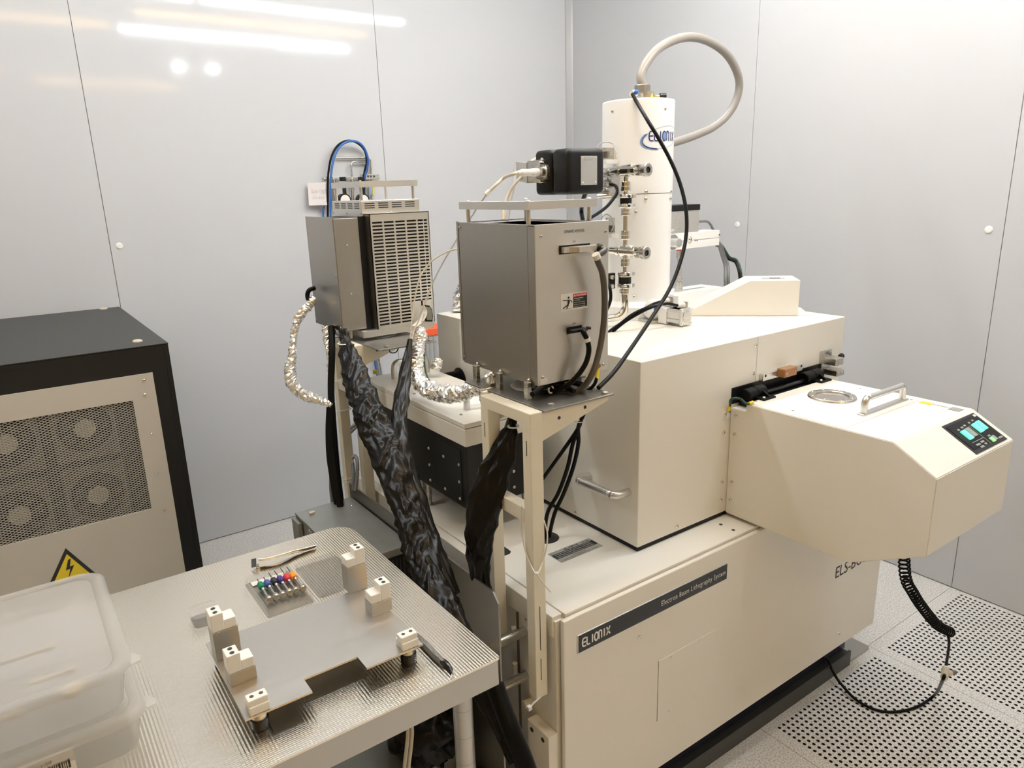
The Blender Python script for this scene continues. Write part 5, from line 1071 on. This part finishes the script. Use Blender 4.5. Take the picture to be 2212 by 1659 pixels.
mb = MB(); arm_(mb, [hz0+Vector((0, -.002, -.002)), o5(1150, 270, zc-.003), o5(950, 350, zc-.003), o5(780, 440, zc-.003), o5(640, 490, zc-.003), o5(420, 520, zc-.003)], [.008, .009, .010, .009, .008, .010], .0012, (.2, .5, .85)); mb.build('arm', 'steel', t)
MB().add([o5(295, 400, zc+.006), o5(370, 385, zc+.010), o5(372, 510, zc+.004), o5(300, 530, zc)], [(0, 1, 2, 3)]).build('paddle', 'darksteel', t)
for k in range(4): p = o5(405, 480+k*28, TZ+.001); MB().box(p.x-.005, p.x+.001, p.y-.0012, p.y+.0012, TZ+.0005, TZ+.003).build('tooth', 'steel', t)
t = thing('curved_tweezers', 'curved black handled tweezers at the front edge of the steel table', 'tweezers', U(930, 1400, z=TZ))
tz = lambda u, v, z=TZ+.005: U(u, v, z=z)
mb = MB(); arm_(mb, [tz(899, 1370, TZ+.007), tz(918, 1387, TZ+.010), tz(940, 1410, TZ+.011), tz(958, 1428, TZ+.010)], [.008, .009, .009, .006], .0013, (.2, .1, .95)); mb.build('arm', 'steel', t)
mb = MB(); arm_(mb, [tz(899, 1371, TZ+.003), tz(914, 1392, TZ+.003), tz(938, 1420, TZ+.003), tz(958, 1438, TZ+.003)], [.008, .009, .009, .006], .0013, (.2, .1, .95)); mb.build('arm', 'steel_dark', t)
MB().tube([tz(955, 1427, TZ+.006), tz(965, 1434, TZ+.006), tz(973, 1444, TZ+.005), tz(976, 1455, TZ+.004)], .003, 8, 5, radii=[.0045, .0042, .0035, .0012]).build('tip', 'black_gloss', t)
MB().tube([tz(976, 1453, TZ+.004), tz(976, 1460, TZ+.002), tz(973, 1466, TZ+.001)], .001, 6, 4).build('point', 'steel', t)
# loading jig: notched plate on four feet with stepped white clamps
jg = thing('wafer_jig', 'notched grey steel plate jig on four black feet with white stepped clamps', 'jig', (.31, 1.01, TZ))
JZ = TZ+.030; jx0, jx1, jy0, jy1 = .172, .449, .903, 1.122
MB().prism([(jx0, jy0), (.267, jy0), (.267, .938), (.352, .938), (.352, jy0), (jx1, jy0), (jx1, jy1), (jx0, jy1)], 'z', JZ-.003, JZ).build('plate', 'steel_jig', jg)
for x, y in ((jx0+.021, jy0+.013), (jx1-.021, jy0+.013), (jx0+.02, jy1-.015), (jx1-.02, jy1-.015)):
    fo = MB().lathe((x, y, TZ), (0, 0, 1), [(0, .0115), (.002, .0125), (.016, .0130), (.017, .012)], 20).build('foot', 'black_gloss', jg); MB().cyl((x, y, TZ+.017), (x, y, JZ-.003), .011, n=20).build('foot_collar', 'steel', fo)
def clamp(x0, x1, y0, y1, h, left):
    zb = JZ
    if h: MB().box(x0, x1, y0, y1, JZ, JZ+h, .0006).build('block', 'steel_v', jg); zb = JZ+h
    c_ = MB(); mx = x0+(x1-x0)*.55
    if left: c_.box(x0, x0+(x1-x0)*.5, y0+.001, y1-.001, zb, zb+.030, .0012).box(x0+(x1-x0)*.48, x1-.001, y0+.001, y1-.001, zb, zb+.0165, .0012)
    else: c_.box(x0+(x1-x0)*.5, x1, y0+.001, y1-.001, zb, zb+.030, .0012).box(x0+.001, x0+(x1-x0)*.52, y0+.001, y1-.001, zb, zb+.0165, .0012)
    cl_ = c_.build('clamp', 'ptfe', jg); sx = x0+(x1-x0)*(.25 if left else .75)
    for y in (y0+(y1-y0)*.28, y0+(y1-y0)*.70):
        MB().cyl((sx, y, zb+.0298), (sx, y, zb+.0305), .0036, n=14).build('screw', 'darksteel', cl_); MB().cyl((sx, y, zb+.0304), (sx, y, zb+.0308), .0017, n=6).build('socket', 'ink', cl_)
    return cl_
p1 = U(758.5, 1282, z=JZ); p2 = U(807, 1333, z=JZ); p3 = U(462, 1408, z=JZ); p4 = U(487, 1460, z=JZ)
clamp(p1.x-.003, p1.x+.033, p1.y, p1.y+.028, .050, False)
clamp(p2.x-.002, p2.x+.036, p2.y, p2.y+.028, .023, False)
clamp(jx0+.002, jx0+.040, 1.062, 1.092, .048, True)
clamp(jx0+.003, jx0+.041, .985, 1.013, .020, True)
MB().cyl((p1.x+.0, p1.y+.008, JZ+.0498), (p1.x, p1.y+.008, JZ+.0506), .0022, n=10).build('pin', 'ink', jg); MB().cyl((p1.x+.0, p1.y+.018, JZ+.0498), (p1.x, p1.y+.018, JZ+.0506), .0022, n=10).build('pin', 'ink', jg)
for x in (jx0+.021, jx1-.021):
    y = jy0+.013; cl_ = MB().box(x-.014, x+.014, y-.010, y+.008, JZ, JZ+.023, .0015).box(x-.014, x+.014, y-.012, y+.013, JZ, JZ+.013, .0012).build('clamp', 'ptfe', jg)
    for dx in (-.0065, .0065): MB().cyl((x+dx, y-.001, JZ+.0228), (x+dx, y-.001, JZ+.0234), .003, n=12).build('screw', 'darksteel', cl_)
# ================================================================== gas panel on the left wall
YG = YW
gp_ = thing('gas_panel', 'wall mounted gas panel with pressure regulators and bent steel tubes', 'gas panel', U(755, 400, y=YG))
def G(u, v, d=.0): return U(u, v, y=YG-d)
a = G(696, 394); b = G(816, 377); MB().box(a.x, b.x, YG-.006, YG, a.z-.012, a.z+.022, .001).build('mount_plate', 'alu', gp_)
for u in (704, 745): screw(gp_, G(u, 387, .006), NY, .010, 'steel')
MB().box(G(777, 385).x, G(814, 385).x, YG-.03, YG-.006, G(777, 388).z, G(777, 377).z, .001).build('tube_clamp', 'steel', gp_)
for u in (795, 801, 808): MB().cyl(G(u, 381, .030), G(u, 381, .032), .005, n=12).build('clamp_bolt', 'darksteel', gp_)
for u, lu_ in ((720, 724), (760, 766)):
    MB().lathe(G(u+1, 394, .03), (0, 0, 1), [(-.03, .008), (0, .010), (.012, .010), (.014, .007), (.024, .006)], 14).build('fitting', 'steel', gp_)
    MB().box(G(u+7, 388).x, G(u+16, 388).x, YG-.06, YG-.03, G(u, 392).z, G(u, 383).z, .002).build('handle', 'black', gp_)
    MB().box(G(u+10, 410).x, G(u+15, 410).x, YG-.07, YG-.05, G(u, 422).z, G(u, 404).z, .001).build('handle', 'black', gp_)
    MB().cyl(G(u+1, 440, .03), G(u+1, 400, .03), .007, n=12).build('valve_stem', 'steel', gp_)
    p = G(u+20, 432, .05); rg = MB().cyl(p, p+Vector((0, -.03, 0)), .028, n=24).build('gauge', 'black', gp_); MB().cyl(p+Vector((0, -.03, 0)), p+Vector((0, -.032, 0)), .022, n=24).build('dial', 'sign_white', rg)
    MB().box(G(u+15, 420).x, G(u+20, 420).x, YG-.05, YG-.045, G(u, 424).z, G(u, 414).z).build('marker', 'yellow' if u < 740 else 'blue_light', gp_)
MB().tube([G(725, 341, .02), G(790, 341, .02), G(796, 342, .02), G(800, 346, .02), G(801, 352, .02), G(802, 380, .02), G(805, 480, .02), G(809, 700, .02), G(826, 820, .02)], .0045, 8, 5).build('steel_tube', 'steel', gp_)
MB().tube([G(761, 392, .03), G(759, 360, .03), G(760, 353, .03), G(765, 349, .03), G(788, 349, .025), G(793, 350, .02), G(795, 356, .02), G(796, 380, .02), G(800, 480, .02), G(804, 700, .02), G(821, 820, .02)], .0045, 8, 5).build('steel_tube', 'steel', gp_)
bt = [G(714, 470, .06), G(714, 400, .06), G(716, 370, .06), G(722, 340, .06), G(735, 316, .06), G(755, 305, .06), G(775, 308, .06), G(788, 322, .06), G(795, 345, .06), G(793, 365, .05), G(788, 390, .04), G(790, 480, .03), G(800, 700, .03), G(816, 820, .03)]
cable('blue air tube arching over the gas panel on the wall', bt, .0052, 'blue_tube', 'blue_tube', cat='tube')
bk = [q+Vector((-.008, .012, .002)) for q in bt[:7]]+[G(787, 324, .03), G(792, 350, .03), G(786, 385, .03), G(786, 480, .025), G(796, 700, .02)]
cable('black air tube arching behind the blue one over the gas panel', bk, .005, 'rubber', 'black_tube', cat='tube')
cable('blue tube hanging below the handwritten note', [G(700, 445, .03), G(698, 470, .03), G(700, 600, .03), G(712, 760, .02)], .0045, 'blue_tube', 'drop_tube', cat='tube')
for u, m in ((800, 'blue_light'), (806, 'yellow')): MB().cyl(G(u, 421, .02), G(u+.6, 404, .02), .0052, n=10).build('tube_marker', m, gp_)
nt = thing('paper_note', 'white handwritten paper note taped beside the gas panel', 'note', G(690, 420))
NP = lambda a, b_, l=0: G(664+a*48+b_*3.5, 395+b_*49+a*-1.5, .035-.008*math.cos(a*3)+.010*b_*b_+l)
V = [NP(i/8, j/8) for j in range(9) for i in range(9)]; MB().add(V, [(j*9+i, j*9+i+1, j*9+i+10, j*9+i+9) for j in range(8) for i in range(8)], True).build('sheet', 'paper', nt)
def pen(x, y, l): return NP(x, 1-y, .0015+l)
strokes([[(.18, .56), (.18, .70), (.27, .66), (.28, .58), (.18, .56)], arc(.37, .61, .035, .05, 0, 360, 8), [(.52, .57), (.53, .69), (.60, .57), (.61, .70)], arc(.68, .62, .03, .05, 0, 360, 8), [(.74, .68), (.84, .69)], [(.79, .68), (.78, .58)], [(.56, .52), (.86, .54)],
         [(.30, .38), (.22, .37), (.20, .30), (.28, .28)], [(.35, .40), (.34, .29), (.41, .29)], arc(.48, .33, .03, .04, 0, 360, 8), [(.60, .36), (.55, .35), (.60, .31), (.54, .28)], [(.68, .36), (.64, .34), (.70, .32), (.66, .28), (.70, .29)]], pen, .013, nt, 'pencil')
# far corner items between the amplifiers
wb = thing('sharps_bin', 'grey upright bin with bright orange lid in the corner behind the machine', 'bin', (0, 0, 0))
p = U(935, 725, y=2.75); wb.location = (p.x, 2.75, 0)
MB().box(p.x-.035, p.x+.07, 2.75, 2.85, 0, p.z+.002, .004).build('body', 'cable_grey' if False else 'trim', wb)
MB().box(p.x-.04, p.x+.075, 2.745, 2.855, p.z, p.z+.034, .004).build('lid', 'orange', wb)
for x in (p.x-.022, p.x+.0): MB().box(x, x+.006, 2.746, 2.75, .2, p.z).build('rib', 'alu', wb)
cable('thin green wire dropping onto the white lid beside the foil hose', W([(916, 745, 1.96), (917, 785, 1.95), (920, 805, 1.94), (926, 820, 1.92), (934, 832, 1.88)]), .0022, 'green', 'green_wire', cat='wire')
cable('black thin wire curl under the far shelf plate', W([(838, 752, 1.93), (845, 762, 1.94), (856, 760, 1.95), (862, 750, 1.95)]), .0016, 'rubber', 'curl_wire', cat='wire')
p = UD(675, 640, 2.06); o = MB().tube([UD(680, 655, 2.06), UD(668, 650, 2.06), UD(664, 638, 2.06), UD(668, 627, 2.06), UD(680, 622, 2.07)], .0065, 10, 6).build('cable_loop', 'rubber'); tag(o, 'black cable loop at the back of the louvred amplifier', 'cable')
# ================================================================== coiled hose under the loader, tube and tee on the floor
ctr = [U(1944, 1195, y=.72), U(1955, 1240, y=.72), U(1972, 1280, y=.715), U(1995, 1315, y=.71), U(2025, 1350, y=.705), U(2054, 1366, y=.70)]
ctr[0].z = .735
P_, T_ = spline(ctr, 60); m = len(P_); turns = 40
acc_ = [0.0]
for i in range(1, m): acc_.append(acc_[-1]+(P_[i]-P_[i-1]).length)
pts = []; k_ = turns*10; j = 0
for i in range(k_+1):
    t_ = acc_[-1]*i/k_
    while j < m-2 and acc_[j+1] < t_: j += 1
    q = P_[j].lerp(P_[j+1], (t_-acc_[j])/max(1e-9, acc_[j+1]-acc_[j])); tt = T_[j]; b0 = Vector((0, 1, 0)); b0 = (b0-tt*b0.dot(tt)).normalized(); b1 = tt.cross(b0); th = 2*math.pi*turns*i/k_
    pts.append(q+(b0*math.cos(th)+b1*math.sin(th))*.0118)
ch = thing('coiled_hose', 'black spiral air hose hanging under the loader with a tail curving over the floor', 'hose', ctr[-1])
MB().tube(pts, .0024, 6, 1).build('coil', 'rubber', ch)
te = U(2041, 1455, y=.64)
tail = [pts[-1], U(2050, 1385, y=.69), U(2048, 1410, y=.67), U(2044, 1435, y=.65), te]
MB().tube(tail, .0034, 8, 6).build('tail', 'rubber', ch)
fl_ = [te, U(2036, 1470, y=.64), U(2020, 1500, z=.03), U(1985, 1525, z=.006), U(1940, 1537, z=.005), U(1895, 1534, z=.005), U(1850, 1512, z=.008), U(1815, 1475, z=.02), U(1798, 1448, z=.04), U(1785, 1422, z=.07), Vector((1.80, 1.04, .12))]
MB().tube(fl_, .0042, 8, 7).build('floor_tube', 'rubber', ch)
tee = thing('tee_fitting', 'beige plastic tee fitting on the black tube above the perforated floor', 'fitting', te)
d = (tail[3]-te).normalized(); MB().cyl(te-d*.014, te+d*.014, .0085, n=14).build('body', 'wire_cream', tee)
for s in (-1, 1): MB().cyl(te+d*s*.012, te+d*s*.020, .0068, n=12).build('collar', 'zip', tee)
sd_ = Vector((.75, -.2, -.15)).normalized(); MB().cyl(te, te+sd_*.020, .0072, n=12).build('branch', 'wire_cream', tee); MB().cyl(te+sd_*.018, te+sd_*.036, .0058, n=12).build('plug', 'cable_grey', tee)
# ================================================================== clutter under the table
def heap(label, c, rx, ry, rz, name='black_bag'):
    mb = MB(); n, k = 32, 18; V = []
    for j in range(k+1):
        ph = math.pi*j/k
        for i in range(n):
            th = 2*math.pi*i/n; d = Vector((math.sin(ph)*math.cos(th), math.sin(ph)*math.sin(th), math.cos(ph))); f_ = 1+.30*(.4-2*abs(noise.noise(d*2.3+Vector(c)*3)))+.22*(.35-1.6*abs(noise.noise(d*5+Vector(c)*3)))
            V.append((c[0]+d.x*rx*f_, c[1]+d.y*ry*f_, max(c[2]+d.z*rz*f_, .001)))
    mb.add(V, [(j*n+i, j*n+(i+1) % n, (j+1)*n+(i+1) % n, (j+1)*n+i) for j in range(k) for i in range(n)], True); return tag(mb.build(name, 'bag'), label, 'plastic bag')
heap('crumpled black plastic bag on the steel box under the table', (.60, 1.23, .355), .08, .09, .075)
heap('crumpled black plastic bag on the floor beside the machine end', (.70, 1.10, .13), .09, .11, .12)
for k in range(2):
    u = 878+k*9
    cable('pale cable pair hanging under the table edge', [U(u+2, 1560, y=1.0), U(u+3, 1585, y=1.0), U(u, 1620, y=1.0), U(u-4, 1655, y=1.0), U(u-4, 1700, y=1.0)], .0035, 'wire_cream', 'hanging_lead', group='pale cables under the table')
for pts, lab in (([(1068, 1480, 1.30), (1085, 1530, 1.29), (1105, 1580, 1.28), (1130, 1640, 1.28), (1150, 1700, 1.28)], 'wide black hose sloping down beside the table leg'),):
    cable(lab, W(pts), .018, 'rubber', 'floor_hose', n=14, cat='hose')
p = U(1105, 1632, x=.72); o = MB().cyl(p, p+Vector((.012, -.01, .006)), .0095, n=14).build('white_cap', 'sign_white'); tag(o, 'small white plastic cap lying among the black hoses on the floor', 'cap')
